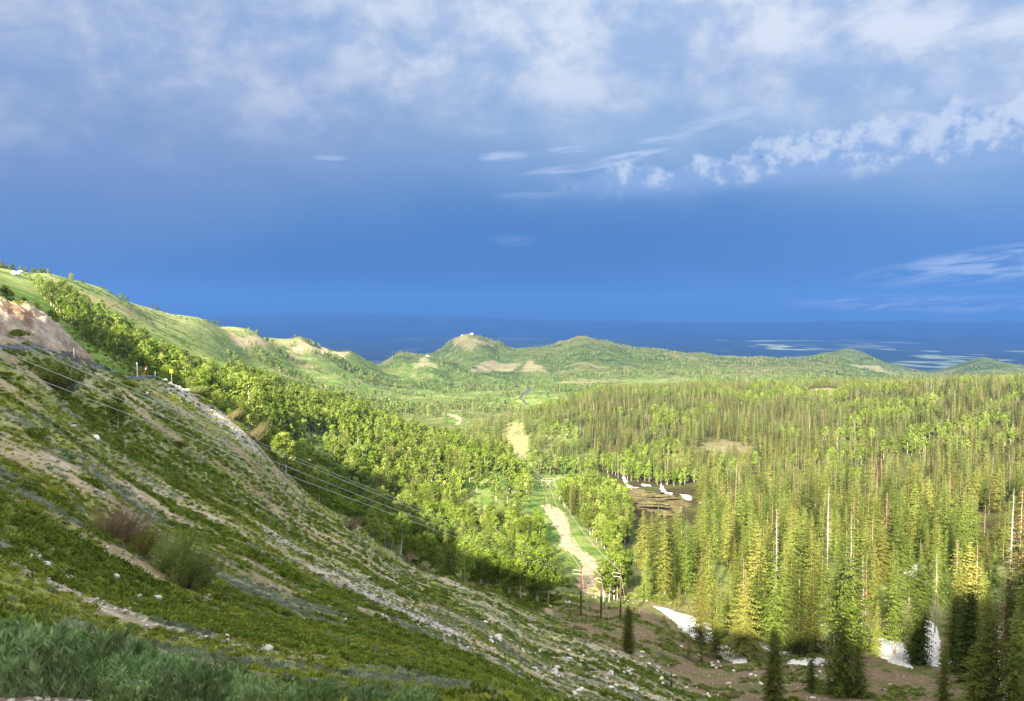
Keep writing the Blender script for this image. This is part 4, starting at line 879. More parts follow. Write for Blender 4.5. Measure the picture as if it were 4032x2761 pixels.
for kind in NAMES:
    ids = [i for i, t_ in enumerate(TREES) if t_['k'] == kind]; ids.sort(key=lambda i: -(size[i]+(10 if TREES[i]['fix'] else 0)))
    for i in [j for j in ids[:LIM[kind]] if size[j] > .009 or TREES[j]['fix'] or kind == 'pine']:
        t_ = TREES[i]; is_single[i] = True; s_ = t_['h']/BASEH[kind]
        pp = t_['p']
        if 'youngfir' == pp or pp == 'column': s_ = t_['h']/20.
        lb, gr = (t_['label'], None) if t_['fix'] else where(t_, kind)
        make_thing(NAMES[kind], P_[pp], lb, {'aspen': 'aspen tree', 'spruce': 'conifer', 'dead conifer': 'dead tree', 'pine': 'pine tree'}[kind], (t_['x'], t_['y'], t_['z']), t_['rz'], (s_*t_['sx'], s_*t_['sx'], s_), gr)
rest = [t_ for i, t_ in enumerate(TREES) if not is_single[i]]
def mass(name, kinds, low, base, label, near=None):
    L = [t_ for t_ in rest if t_['k'] in kinds]
    if not L: return
    a = np.array([(t_['x'], t_['y'], t_['z'], t_['h']/base[t_['k']]*(1.12 if t_['k'] == 'spruce' else 1)) for t_ in L]); idx = []
    for t_ in L:
        if t_['k'] == 'dead conifer': idx.append(random.choice((5, 6, 7)) if len(low) > 6 else random.randrange(len(low)))
        else: idx.append(random.randrange(5 if len(low) > 6 else len(low)))
    stuff(name, low, a[:, 0], a[:, 1], a[:, 2], a[:, 3], np.array(idx), label=label)
mass('conifer_forest', ('spruce', 'dead conifer', 'pine'), LOWC, BASEH, 'dense sunlit conifer forest covering the bench on the right')
mass('aspen_forest', ('aspen',), LOWA, BASEH, 'green aspen woods filling the gully in the middle')
# farther woods on the hills
HP = polyR("290,880 340,870 400,870 480,850 520,760 535,700 560,690 600,740 520,900 480,1100 560,1350 620,1700 700,1850 1180,1900 1180,6800 400,5200 380,3300 300,2600 250,2000 220,1500 260,1000")
x, y = jitter(HP, 11.0); r = np.hypot(x, y); n_ = fbm(x/90, y/90, 4, 71)*.55+fbm(x/22, y/22, 4, 72)*.45; n2_ = fbm(x/170, y/170, 3, 221); z = height(x, y)
ridge = sst(z+.045*r, -40, 100)*sst(r, 1200, 2000)
dn = np.where(r < 1500, n2_ > .34+.35*ridge, (n_*.6+n2_*.4 > .515+.10*ridge)); k = dn & (RNG.rand(len(x)) < np.where(r < 2400, .95, .34)*(1-.85*ridge))
for P, s, c_ in TAN: k &= sdf(x, y, P) > s*.3
for pth in (polyV("447,414 458,416 464,420 460,426 453,426 456,421 453,418 444,416"), polyV("515,410 509,404 535,396 560,402 540,412 520,412")): k &= sdf(x, y, pth) > 3
x, y, z, r = x[k], y[k], z[k], r[k]; sp = (fbm(x/120, y/120, 2, 225) > .60) | (RNG.rand(len(x)) < .04)
stuff('hillside_woods', LOWF, x, y, z-.3, RNG.uniform(.75, 1.25, len(x))*np.where(r > 3000, .9, 1.0), np.where(sp, 3, RNG.randint(0, 3, len(x))), label='patchy woods on the far green hills')
print('TREES', len(TREES), int(is_single.sum()), len(x))

# ------------------------------------------------------------ low plants and stones of the near slope
def wedge(n, r0, r1, a0, a1, cap, kk):
    """points whose number per square metre falls with the square of the distance"""
    r = np.exp(RNG.uniform(math.log(r0), math.log(r1), n)); a = np.radians(RNG.uniform(a0, a1, n)); d = n/(math.log(r1/r0)*math.radians(a1-a0))/r**2
    k = RNG.rand(n) < np.minimum(d, np.minimum(cap, kk/r**2))/d; r, a = r[k], a[k]; return r*np.sin(a), r*np.cos(a)
one('forb_a', shrub(401, .30, .22, 90, .060, .55), 'forb'); one('forb_b', shrub(402, .36, .20, 110, .055, .6), 'forb'); one('forb_c', shrub(403, .26, .30, 80, .075, .35, .9), 'forb')
one('dark_a', shrub(404, .40, .34, 120, .070, .6), 'forb_dark'); one('dark_b', shrub(405, .36, .38, 110, .075, .6), 'forb_dark')
one('sage_a', shrub(406, .34, .30, 130, .060, .35, .9), 'sage_far'); one('sage_b', shrub(407, .30, .26, 110, .060, .35, .9), 'sage_far')
one('stone_a', rockmesh(1, 1), 'rock'); one('stone_b', rockmesh(2, 1), 'rock'); one('stone_c', rockmesh(3, 1), 'darkrock')
one('twiglet', twigbush(409, .35, .45, 26, (.2, 0), 0, .1, .008)[0], 'twig')
x, y = wedge(1500000, 5.5, 300, -42, 24, 12, 34000); r = np.hypot(x, y)
f = cover(x, y); nr = fbm(x/2.2, y/2.2, 2, 301)
k = (f['near'] > .5) & (sdf(x, y, polyV("552,612 562,606 575,604 600,604 640,608 662,618 690,645 735,668 800,672 860,665 955,690 962,704 860,706 740,704 700,690 660,667 640,654 600,645 575,638 560,622")) > .3) & (sdf(x, y, BANK) > .5)
k &= ~inpoly(x, y, rout+rin[::-1]); x, y, r, nr = x[k], y[k], r[k], nr[k]; f = {a: b[k] for a, b in f.items()}
z = height(x, y); q = RNG.rand(len(x)); p_g = .10+.75*f['green']*(1-f['rock'])*(.55+.9*(nr > .45))
plant = q < p_g
kind = np.where(f['dark'] > .5, 1, np.where((f['sage'] > .55) | (RNG.rand(len(x)) < .06), 2, 0)); kind = np.where((f['green'] < .4) & (RNG.rand(len(x)) < .5), 2, kind)
sc_ = (.45+.55*RNG.rand(len(x)))*np.interp(r, [5, 30, 80, 200, 300], [.42, .75, 1.15, 1.8, 2.2])*np.where(kind == 1, 1.15, 1.0)*np.where(f['green'] < .4, .75, 1)
for nm, kd, pr, lb in (('green_forbs', 0, ['forb_a', 'forb_b', 'forb_c'], 'bright green low plants covering the shaded slope'), ('dark_brush', 1, ['dark_a', 'dark_b'], 'dark green low brush in bands down the slope'), ('low_sagebrush', 2, ['sage_a', 'sage_b', 'twiglet'], 'grey-green low sagebrush dotted over the bare slope')):
    m_ = plant & (kind == kd); pk = RNG.randint(0, len(pr), m_.sum())
    if kd == 2: pk = np.where(RNG.rand(m_.sum()) < .12, 2, pk % 2)
    stuff(nm, pr, x[m_], y[m_], z[m_]-.02, sc_[m_], pk, label=lb)
m_ = ~plant & (RNG.rand(len(x)) < .018+.55*f['rock']**1.5); ss_ = np.interp(r[m_], [5, 50, 200], [.05, .11, .26])*RNG.uniform(.5, 1.5, m_.sum())*(1+.5*(RNG.rand(m_.sum()) < .06))
stuff('loose_stones', ['stone_a', 'stone_b', 'stone_c'], x[m_], y[m_], z[m_]+ss_*.15, ss_, np.where(RNG.rand(m_.sum()) < .22, 2, RNG.randint(0, 2, m_.sum())), label='pale loose stones in strips of scree')
# brush under and beyond the trees
one('brush_a', shrub(420, 1.0, 1.2, 150, .20, .6, .8), 'aspen'); one('brush_b', shrub(421, 1.2, 1.0, 160, .20, .6, .5), 'forb_dark'); one('brush_c', shrub(422, .8, 1.4, 140, .20, .3, 1.2), 'forb')
for P, sp, keep, nm, s0, lb in ((GROVE, 2.6, .55, 'undergrowth', 1.0, 'leafy brush under and between the aspens'), (polyR("552,258 606,252 630,262 632,330 624,400 640,480 600,560 560,640 532,640 540,480 546,350"), 2.2, .42, 'meadow_brush', .42, 'low green meadow brush along the dirt track'),
                            (polyR("420,238 470,232 530,230 556,236 552,262 520,250 470,252 430,254"), 1.9, .8, 'willow_thicket', 1.1, 'dark wind-bent thicket at the foot of the grove'), (polyR("110,285 160,262 200,272 260,268 300,300 300,600 200,800 60,1000 30,1000 60,560"), 4.2, .5, 'hill_brush', .9, 'low brush on the shaded hill beyond the road')):
    x, y = jitter(P, sp); k = (RNG.rand(len(x)) < keep) & ~inpoly(x, y, TRACKP) & (~inpoly(x, y, LAWN) | (RNG.rand(len(x)) < .25)) & (fbm(x/9, y/9, 2, 305) > .38); x, y = x[k], y[k]
    stuff(nm, ['brush_a', 'brush_b', 'brush_c'], x, y, height(x, y)-.1, RNG.uniform(.6, 1.4, len(x))*s0, RNG.randint(0, 3, len(x)), label=lb)
one('tuft', shrub(430, .7, .5, 60, .14, .35, 1.), 'forb'); 
x, y = jitter(polyR("240,860 330,850 480,880 700,1900 640,2900 400,2800 240,1900 60,1250 20,1000"), 9); k = (RNG.rand(len(x)) < .5) & (fbm(x/30, y/30, 3, 308) > .46)
one('shrub_hill', shrub(431, 2.2, 1.8, 60, .55, .6, .4), 'aspen_far'); stuff('ridge_brush', ['shrub_hill'], x[k], y[k], height(x[k], y[k])-.3, RNG.uniform(.5, 1.1, k.sum()), np.zeros(k.sum()), label='scattered brush on the sunlit ridge')

PAD = polyV("556,612 575,605 600,605 625,608 640,609 662,620 690,647 735,669 760,669 800,673 860,667 920,677 955,692 960,703 860,705 740,703 700,689 660,666 640,653 600,644 575,637 560,622")
x, y = jitter(PAD, .75); k = (RNG.rand(len(x)) < .75) & (fbm(x/6.5, y/6.5, 4, 311) > .53); x, y = x[k], y[k]
stuff('clearing_weeds', ['forb_a', 'dark_a', 'sage_a', 'twiglet'], x, y, height(x, y)+.1, RNG.uniform(.8, 2.0, len(x)), RNG.choice(4, len(x), p=[.4, .35, .15, .1]), label='patches of weeds on the brown clearing')
x, y = jitter(PAD, .9); k = (RNG.rand(len(x)) < .10); x, y = x[k], y[k]
stuff('clearing_stones', ['stone_a', 'stone_b', 'stone_c'], x, y, height(x, y)+.15, RNG.uniform(.07, .26, len(x)), RNG.randint(0, 3, len(x)), label='small stones strewn over the brown clearing')
# ------------------------------------------------------------ shrubs that stand alone
sg_ = [mesh('foliage', *bigsage(500+i, .34, .42, 62), M['sage']) for i in range(4)]
st_ = mesh('stems', *twigbush(510, .22, .34, 22, (0, 0), 0, .1, .006)[0], M['twig'])
spots = []
for i in range(4000):
    u = random.uniform(-30, 430); rr = random.uniform(4.9, 9.6)
    lo, hi = np.interp(u, [-30, 0, 60, 130, 250, 320, 430], [5.0, 5.0, 4.9, 4.8, 4.9, 5.2, 5.6]), np.interp(u, [-30, 0, 60, 130, 200, 260, 430], [7.6, 8.0, 8.2, 7.6, 7.2, 7.2, 8.1])
    if not lo < rr < hi or (112 < u < 140 and rr < 6.5): continue
    px, py = PR(u, rr)
    if all((px-a)**2+(py-b)**2 > .40**2 for a, b, c_ in spots): spots.append((px, py, u))
SL = [('the gravel corner', 20), ('the left frame edge', 0), ('the left end of the metal post', 95), ('the metal post', 125), ('the dark brown stone', 172), ('the bottom edge under the big willow', 220), ('the bottom edge left of centre', 320), ('the right end of the sage row', 400)]
for i, (px, py, u) in enumerate(spots):
    s_ = random.uniform(.72, 1.15)*(1.0 if u < 120 else .85 if u < 230 else .55); nb = min(SL, key=lambda q: abs(q[1]-u))[0]; rr = math.hypot(px, py)
    row = 'front' if rr < np.interp(u, [0, 130, 430], [5.8, 6.6, 7.5]) else 'back'; side = 'left of' if u < min(SL, key=lambda q: abs(q[1]-u))[1] else 'right of'
    make_thing('sagebrush', [('foliage', sg_[i % 4]), ('stems', st_)], '%s grey-green sagebrush in the %s row %s %s' % ('large' if s_ > .95 else 'small', row, side, nb), 'sagebrush', (px, py, float(height(np.array([px]), np.array([py]))[0])-.03), random.uniform(0, 6.28), (s_,)*3, 'sagebrush along the bottom edge')
def bush(name, u, vt, vb, r, Hs, R, n, bend, leaves, ls, mt, label, cat, sx=1.0, th=.016, seed=1, tm='twig'):
    d = ray(u, vb); x, y = d[0]*r, d[1]*r; z = float(height(np.array([x]), np.array([y]))[0]); H = ray(u, vt)[2]*r-z
    H = max(H, .5) if Hs is None else Hs; a, lv = twigbush(seed, R, H, n, bend, leaves, ls, th)
    parts_ = [('branches', mesh('branches', *a, M[tm]))]
    if lv is not None: parts_.append(('foliage', mesh('foliage', *lv, M[mt])))
    make_thing(name, parts_, label, cat, (x, y, z), 0, (sx, 1, 1))
bush('willow_bush', 172, 522, 572, 50, 3.1, 1.9, 170, (.35, -.1), 60, .055, 'willow', 'large round green willow bush in the lower left, leaves lighter at the top', 'bush', 1.0, .014, 601)
bush('willow_bush', 188, 536, 584, 47.5, 2.6, 1.7, 150, (.4, -.1), 60, .05, 'willow', 'leafy green willow bush right of and below the large round one', 'bush', 1.0, .014, 602)
bush('willow_bush', 142, 530, 562, 52, 2.0, 1.6, 200, (.5, -.1), 14, .05, 'forb', 'loose yellowish willow bush left of the large round one', 'bush', 1.0, .012, 603)
bush('bare_bush', 112, 508, 545, 54, 2.6, 1.9, 300, (.25, 0), 0, 0, 'twig', 'leafless red-brown bush bent downhill left of the green willows', 'bush', 1.2, .014, 604)
bush('bare_bush', 124, 512, 550, 53, 2.2, 1.5, 200, (.5, 0), 2, .05, 'forb', 'leafless bush with pale twigs touching the green willows', 'bush', 1.0, .012, 605)
for i, (u, vt, vb, r, R, lvs, lb) in enumerate([(349, 515, 533, 205, 3.3, 5, 'brown-green bare bush on the crest above the long scree strip'), (405, 551, 566, 215, 3.0, 1, 'brown leafless bush on the crest right of the scree gully head'), (375, 565, 577, 190, 2.2, 4, 'small olive bush below the crest in mid slope'), (421, 563, 576, 217, 2.4, 3, 'low brown-green bush in the row beside the thicket'),
                                         (447, 577, 590, 222, 2.6, 12, 'olive willow bush at the lower end of the bush row'), (467, 582, 597, 222, 2.8, 3, 'pale brown bush at the foot of the shaded grove'), (255, 420, 440, 228, 3.2, 9, 'grey-olive bush beside the upper scree chute'), (232, 408, 424, 236, 2.8, 5, 'grey twiggy bush above the upper scree chute'),
                                         (552, 622, 636, 208, 2.6, 10, 'wispy green willow on the left edge of the brown clearing'), (538, 628, 640, 200, 2.2, 8, 'low wispy willow left of the brown clearing'), (197, 385, 400, 250, 3.5, 20, 'dark leafy bush next to the rubble below the chevron sign')]):
    bush('bare_bush' if lvs < 4 else 'willow_bush', u, vt, vb, r, None, R, 130, (.6, -.1), lvs, .16, 'willow' if lvs > 8 else 'forb', lb, 'bush', 1., .04, 620+i)
# the curved fallen branch and dark green roadside bushes
bush('roadside_bush', 52, 366, 388, 140, 4.2, 4.2, 200, (.1, 0), 16, .22, 'forb_dark', 'big dark green bush hiding part of the guardrail', 'bush', 1.25, .03, 641)
bush('roadside_bush', 66, 372, 388, 146, 3.0, 2.6, 150, (.1, 0), 12, .2, 'sage_far', 'grey-green bush at the right side of the big dark guardrail bush', 'bush', 1., .03, 642)
for i, (u, v, r, R, mt, lb) in enumerate([(18, 330, 172, 1.6, 'forb_dark', 'small green tree-like shrub on the red road cut'), (112, 402, 150, 2.6, 'forb', 'olive green shrub below the young shaded aspen'), (106, 384, 178, 2.2, 'forb_dark', 'dark flat shrub just below the guardrail'), (128, 386, 195, 2.0, 'forb_dark', 'dark shrub below the guardrail near the white marker post'),
                                    (30, 430, 95, 1.2, 'forb_dark', 'dark green shrub high on the left slope'), (58, 452, 88, .9, 'sage', 'blue-grey sage mound on the upper left slope'), (175, 457, 160, 1.6, 'forb_dark', 'dark oval shrub in the middle of the upper slope'), (300, 590, 105, 1.0, 'forb_dark', 'dark green shrub right below the long scree strip')]):
    z = float(height(*[np.array([c_]) for c_ in PR(u, r)])[0]); px, py = PR(u, r)
    make_thing('slope_shrub', [('foliage', mesh('foliage', *shrub(660+i, R, R*.8, 900, .13, .6, .5), M[mt])), ('stems', mesh('stems', *twigbush(680+i, R*.6, R*.7, 24, (.1, 0), 0, .1, .02)[0], M['twig']))], lb, 'shrub', (px, py, z-.1), 0, (1.3, 1, 1))

# ------------------------------------------------------------ boulders
RK = [mesh('boulder', *rockmesh(10+i, 3), M['rock'], True) for i in range(6)]; DR = mesh('boulder', *rockmesh(17, 3), M['darkrock'])
def boulder(x, y, s_, label, group=None, me=None, i=0):
    o = link('boulder', me or RK[i % 6], None, (x, y, float(height(np.array([x]), np.array([y]))[0])+s_*.22)); o.rotation_euler = (random.uniform(-.3, .3), random.uniform(-.3, .3), random.uniform(0, 6.28)); o.scale = (s_, s_*random.uniform(.7, 1), s_*random.uniform(.8, 1.1)); tag(o, label, 'boulder', group)
BL = [(568.8, 603.5, .95, 'largest white boulder above the poles\' clearing'), (566, 602.5, .6, 'white boulder leaning on the largest one above the clearing'), (613, 653, .75, 'white boulder below the track, straight under the right pole'), (642, 653, .85, 'white boulder just right of the lone conifer\'s foot'), (641.5, 657.5, .65, 'lower of two white boulders right of the lone conifer'),
      (667.7, 667.3, .7, 'rounded white boulder alone on the green grass above the bottom conifer'), (661.4, 679.8, .95, 'large bluish white boulder left of the bottom conifer'), (662.5, 685.5, .85, 'white block under the large bluish boulder'), (611.3, 673.5, .7, 'white boulder at the left of the boulder field'), (616, 687, .65, 'white boulder near the bottom of the boulder field'),
      (610.5, 689, .7, 'white boulder in the lowest left part of the boulder field'), (635.3, 689.7, .7, 'rounded boulder midway between lone conifer and bottom edge'), (657, 671, .55, 'left stone of a close white pair on the grass'), (659.5, 668.5, .5, 'right stone of a close white pair on the grass'), (628, 672, .6, 'upright white stone on the brown patch of the boulder field'),
      (680, 628.5, 1.0, 'grey boulder between brown track and largest snow bank'), (683.5, 633, .8, 'reddish boulder below the grey one at the snow bank'), (681.6, 647.4, .75, 'slanted white block between the track and the snow'), (675, 643, .55, 'white stone on the scrub above the track'), (712.5, 664.3, .75, 'top boulder of the cluster at the track\'s bend'), (713.5, 667, .85, 'largest boulder of the cluster at the track\'s bend'),
      (716.5, 669, .75, 'lowest boulder of the cluster at the track\'s bend'), (718.5, 663, .6, 'right boulder of the cluster at the track\'s bend'), (734, 672, .7, 'white boulder alone between cluster and dark column conifer'), (728.7, 684.6, .8, 'white boulder under the track left of the dark column conifer'), (761, 684.6, .8, 'white boulder touching the dark column conifer'), (704, 696.5, .55, 'left stone of the white pair near the bottom edge'),
      (709, 697, .55, 'right stone of the white pair near the bottom edge'), (686.8, 687.8, .5, 'flat white stone in the middle of the lower grass'), (624.5, 663.3, .6, 'white boulder at the foot of the lone conifer'), (499.7, 641.4, .9, 'white rock in the scree fan left of the clearing'), (497, 638, .8, 'dark cracked rock at the head of the scree fan'), (540, 652, .6, 'white rock at the right side of the scree fan'), (813, 698.5, .7, 'white rock at the bottom edge right of the dark column conifer'),
      (772, 672, .5, 'small pale rock at the edge of the brown clearing under the flat snow strip'), (550, 607, .9, 'white rock where the thicket meets the clearing'), (890, 685, .4, 'single small rock on the brown clearing')]
for i, (u, v, s_, lb) in enumerate(BL): p = at(u, v, 20); boulder(p[0], p[1], s_*.95, lb, None, None, i)
p = at(172, 690, 3); boulder(p[0], p[1], .16, 'dark brown stone lying among the sage near the bottom edge', None, DR)
for i, (u, v, s_, lb) in enumerate([(155, 600, .34, 'longest flat white rock in the green band below the willows'), (140, 598, .26, 'left flat rock in the green band below the willows'), (132, 607, .26, 'pale flat rock in the row under the willows'), (117, 578, .3, 'upper pale rock at the left end of the green band'), (208, 630, .2, 'white rock on the grass in the lower left'), (227, 638, .16, 'small white rock right of the one on the grass'),
                              (267, 651, .2, 'flat grey-white rock in the middle of the lower green slope'), (152, 486, .28, 'lone bright white stone on the dark upper slope'), (73, 428, .6, 'grey rock outcrop on the upper left slope'), (96, 440, .9, 'grey rock pair left of the wires'), (52, 424, .45, 'pale rock near the wires at the left edge'), (30, 560, .3, 'pale rock at the left end of the rock row'), (45, 566, .26, 'second pale rock in the row at the left edge'), (92, 592, .24, 'pale rock near the end of the row at left'), (147, 395, .8, 'pale rock under the chevron sign bank')]):
    p = at(u, v, 8); boulder(p[0], p[1], s_, lb, None, None, i)
FLD = polyV("560,640 600,646 640,656 690,678 735,686 740,701 600,704 560,690 545,665"); FLD2 = polyV("470,612 500,625 540,650 550,690 520,680 480,640 460,615"); FLD3 = polyV("690,645 740,664 800,674 860,672 860,682 780,690 740,680 700,664")
LMB = [('the lone conifer', 628, 662), ('the bottom edge conifer', 671, 690), ('the right pole', 620, 640), ('the track bend', 700, 665), ('the scree fan', 505, 640), ('the dark column conifer', 765, 685), ('the clearing\'s left end', 560, 645), ('the half lit conifer clump', 845, 690)]
for P, n in ((FLD, 85), (FLD2, 32), (FLD3, 26)):
    x, y = jitter(P, 1.4); k = RNG.permutation(len(x))[:n]
    for i in k:
        s_ = float(np.clip(RNG.lognormal(-1.1, .38), .2, .8)); u, v, _ = proj(x[i], y[i], float(height(x[i:i+1], y[i:i+1])[0])); lm = min(LMB, key=lambda q: (q[1]-u)**2+4*(q[2]-v)**2)
        sd_ = ('left of' if u < lm[1]-6 else 'right of' if u > lm[1]+6 else 'below' if v > lm[2] else 'above'); szn = 'big' if s_ > .5 else 'medium' if s_ > .33 else 'small'
        boulder(x[i], y[i], s_, '%s white boulder on the slope %s %s' % (szn, sd_, lm[0]), 'white boulders around the clearing', None, i)
# pale crags on the left summit and rubble under the chevron sign
for i in range(9):
    u = random.uniform(12, 22); p = at(u, random.uniform(272, 276), 300); boulder(p[0], p[1], random.uniform(2, 3.6), ['topmost', 'broad', 'steep', 'leaning', 'low', 'split', 'rounded', 'small', 'outermost'][i]+' pale crag below the left summit trees', 'pale crags on the left summit', None, i)
for i in range(22):
    u = random.uniform(160, 188); px, py = PR(u, random.uniform(236, 250)); boulder(px, py, random.uniform(.4, 1.1), '%s pale rubble block on the bank %s the chevron sign' % (['angular', 'flat', 'rounded'][i % 3], 'left of' if u < 170 else 'right of' if u > 175 else 'under'), 'rubble blocks at the road bend', None, i)
one('gravel_a', rockmesh(30, 1), 'darkrock'); one('gravel_b', rockmesh(31, 1), 'rock')
x, y = wedge(60000, 3.0, 5.6, -44, -30.5, 900, 1e9); k = np.hypot(x, y) < 4.9+.5*fbm(x*2, y*2, 2, 9); x, y = x[k], y[k]
stuff('gravel', ['gravel_a', 'gravel_b'], x, y, height(x, y)+.005, RNG.uniform(.008, .035, len(x)), (RNG.rand(len(x)) < .35).astype(int), label='brown roadside gravel in the bottom left corner')

# ------------------------------------------------------------ guardrail, posts and sign on the far bend
def boxpart(name, sx, sy, sz, m_, parent, loc, bev=.0, rot=None):
    import bmesh
    bm = bmesh.new(); bmesh.ops.create_cube(bm, size=1); [setattr(v, 'co', Vector((v.co.x*sx, v.co.y*sy, v.co.z*sz))) for v in bm.verts]
    if bev: bmesh.ops.bevel(bm, geom=bm.edges[:], offset=bev, segments=1, affect='EDGES')
    me = bpy.data.meshes.new(name); bm.to_mesh(me); bm.free(); me.materials.append(m_); o = link(name, me, parent, loc)
    if rot: o.rotation_euler = rot
    return o
pts = np.array([(p[0], p[1]) for p in rp]); seg = np.r_[0, np.cumsum(np.hypot(*np.diff(pts, axis=0).T))]
ds = np.arange(0, seg[-1], 1.0); gx = np.interp(ds, seg, pts[:, 0]); gy = np.interp(ds, seg, pts[:, 1]); gz = height(gx, gy)
kk_ = np.ones(7)/7; gz = np.convolve(np.pad(gz, 3, 'edge'), kk_, 'valid')
gr = bpy.data.objects.new('guardrail', None); COL.objects.link(gr); gr.location = (gx[40], gy[40], gz[40]); tag(gr, 'long blue-grey steel guardrail along the outside of the road bend', 'guardrail')
o0 = np.array([gx[40], gy[40], gz[40]])
prof = [(0, .42), (.05, .47), (.05, .53), (0, .58), (.05, .63), (.05, .70), (0, .75)]; V_ = []
for i in range(len(gx)):
    a, b = max(i-1, 0), min(i+1, len(gx)-1); dx, dy = gx[b]-gx[a], gy[b]-gy[a]; L_ = math.hypot(dx, dy); nx, ny = dy/L_, -dx/L_
    for d_, h_ in prof: V_.append((gx[i]+nx*(d_+.10)-o0[0], gy[i]+ny*(d_+.10)-o0[1], gz[i]+h_-o0[2]))
link('rail', mesh('rail', V_, grid_faces(len(gx), len(prof)), M['rail'], True), gr)
npst = 0
for i in range(2, len(gx), 2):
    u, v, _ = proj(gx[i], gy[i], gz[i])
    if -12 < u < 160 and npst < 98:
        npst += 1
        if npst == 1: pm = boxpart('post', .16, .20, 1.05, M['steel'], gr, (gx[i]-o0[0], gy[i]-o0[1], gz[i]-o0[2]+.33)); pm = pm.data
        else: link('post', pm, gr, (gx[i]-o0[0], gy[i]-o0[1], gz[i]-o0[2]+.33))
def postthing(name, u, vt, vb, r, rad, m_, label, cat, tilt=0, extra=None):
    d = ray(u, vb); x, y = d[0]*r, d[1]*r; z = float(height(np.array([x]), np.array([y]))[0])-.2; h = ray(u, vt)[2]*r-z; e = bpy.data.objects.new(name, None); COL.objects.link(e); e.location = (x, y, z); e.rotation_euler = (0, tilt, 0); tag(e, label, cat)
    V_, F_ = tube([(0, 0, 0), (0, 0, h*.5), (0, 0, h)], [rad, rad*.95, rad*.9], 8); link('post', mesh('post', V_, F_, m_, True), e)
    if extra: extra(e, h, rad)
    return e
postthing('marker_post', 137.3, 363, 374.5, 228, .16, M['white'], 'tall white marker post beside the guardrail', 'marker post', 0, lambda e, h, q: (boxpart('cap', q*2.4, q*2.4, .12, M['steel'], e, (0, 0, h+.06)), boxpart('reflector', q*2.1, .05, .35, M['orange'], e, (0, -q, h*.55))))
postthing('marker_post', 143, 366, 373, 231, .12, M['orange'], 'leaning orange marker post beside the guardrail', 'marker post', .30, lambda e, h, q: boxpart('band', q*2.3, q*2.3, .25, M['white'], e, (0, 0, h*.8)))
postthing('marker_post', 155.3, 371, 379, 238, .06, M['steel'], 'thin grey stake at the end of the guardrail', 'marker post')
postthing('marker_post', 74.2, 348.5, 361, 186, .10, M['steel'], 'grey pole behind the guardrail in front of the rock cut', 'marker post')
def chev(e, h, q):
    boxpart('sign_panel', .95, .04, 1.05, M['yellow'], e, (0, -.10, h-.5), .01)
    for i, (ax_, az_, an) in enumerate(((0.02, .17, .75), (0.02, -.17, -.75))): boxpart('chevron', .16, .012, .56, M['black'], e, (ax_, -.127-.002*i, h-.5+az_), 0, (0, an, 0))
postthing('chevron_sign', 171.6, 369.5, 379, 246, .05, M['steel'], 'yellow chevron road sign with a black arrow pointing left', 'road sign', 0, chev)
# galvanised post stub in the foreground
px, py = PR(127, 6.3); zt = ray(127, 686.5)[2]*6.3; gz0 = float(height(np.array([px]), np.array([py]))[0]); ph = max(zt-gz0, .10)
e = bpy.data.objects.new('metal_post', None); COL.objects.link(e); e.location = (px, py, gz0); e.rotation_euler = (.04, .02, .35); tag(e, 'grey galvanised hollow post stub rising from the sage at the bottom edge', 'metal post')
for nm, sx_, sy_, lx, ly in (('front_wall', .13, .010, 0, -.055), ('back_wall', .13, .010, 0, .055), ('side_wall', .010, .10, -.060, 0), ('side_wall', .010, .10, .060, 0)): boxpart(nm, sx_, sy_, ph+.3, M['steel'], e, (lx, ly, (ph-.3)/2))
for lx in (-.03, .03): V_, F_ = tube([(lx, -.0625, ph-.045), (lx, -.0605, ph-.045)], [.011, .011], 10); V_ = np.r_[V_, [[lx, -.0627, ph-.045]]]; F_ = [tuple(f_) for f_ in F_]+[(i, (i+1) % 10, 20, 20) for i in range(10)]; me = bpy.data.meshes.new('bolt_hole'); me.from_pydata(V_.tolist(), [], [list(dict.fromkeys(f_)) for f_ in F_]); me.materials.append(M['black']); link('bolt_hole', me, e)

# ------------------------------------------------------------ power line
def gpt(u, v, r): d = ray(u, v); x, y = d[0]*r, d[1]*r; return np.array([x, y, float(height(np.array([x]), np.array([y]))[0])])
POLES = []
for u, vt, vb, r, lb, arm in ((580.8, 562, 617, 229, 'left of three red-brown power poles in the clearing, with a bracket pointing left', -1), (601, 570, 620, 229, 'middle of three red-brown power poles in the clearing, the shortest', -.6), (620.3, 564.5, 625, 229, 'right of three red-brown power poles in the clearing, with a top arm', -.9)):
    b = gpt(u, vb, r); h = ray(u, vt)[2]*r-b[2]; e = bpy.data.objects.new('power_pole', None); COL.objects.link(e); e.location = b; tag(e, lb, 'power pole', 'three power poles in the clearing')
    link('pole', mesh('pole', *tube([(0, 0, -1), (0, 0, h*.5), (0, 0, h)], [.30, .26, .20], 10), M['pole'], True), e)
    link('cap', mesh('cap', *tube([(0, 0, h-.1), (0, 0, h+.12), (0, 0, h+.2)], [.21, .21, .02], 10), M['snag'], True), e)
    for q, zz_ in enumerate((h-2.9, h-4.0)): link('insulator', mesh('insulator', *tube([(0, -.2, zz_), (arm*1.1, -.25, zz_+.35), (arm*2.6, -.3, zz_+.55-q*.15)], [.05, .06, .04], 6), M['white'], True), e)
    link('bracket', mesh('bracket', *tube([(arm*2.6, -.3, h-2.3), (arm*2.9, -.3, h-2.9), (arm*2.5, -.3, h-3.6)], [.06, .06, .06], 6), M['steel'], True), e)
    for q, (gx_, gy_) in enumerate(((2.0, -5), (3.0, 3))): link('guy_wire', mesh('guy_wire', *tube([(0, 0, h-3.2), (gx_, gy_, float(height(np.array([b[0]+gx_]), np.array([b[1]+gy_]))[0])-b[2])], [.018, .018], 4), M['wire']), e)
    POLES.append((b, h, e))
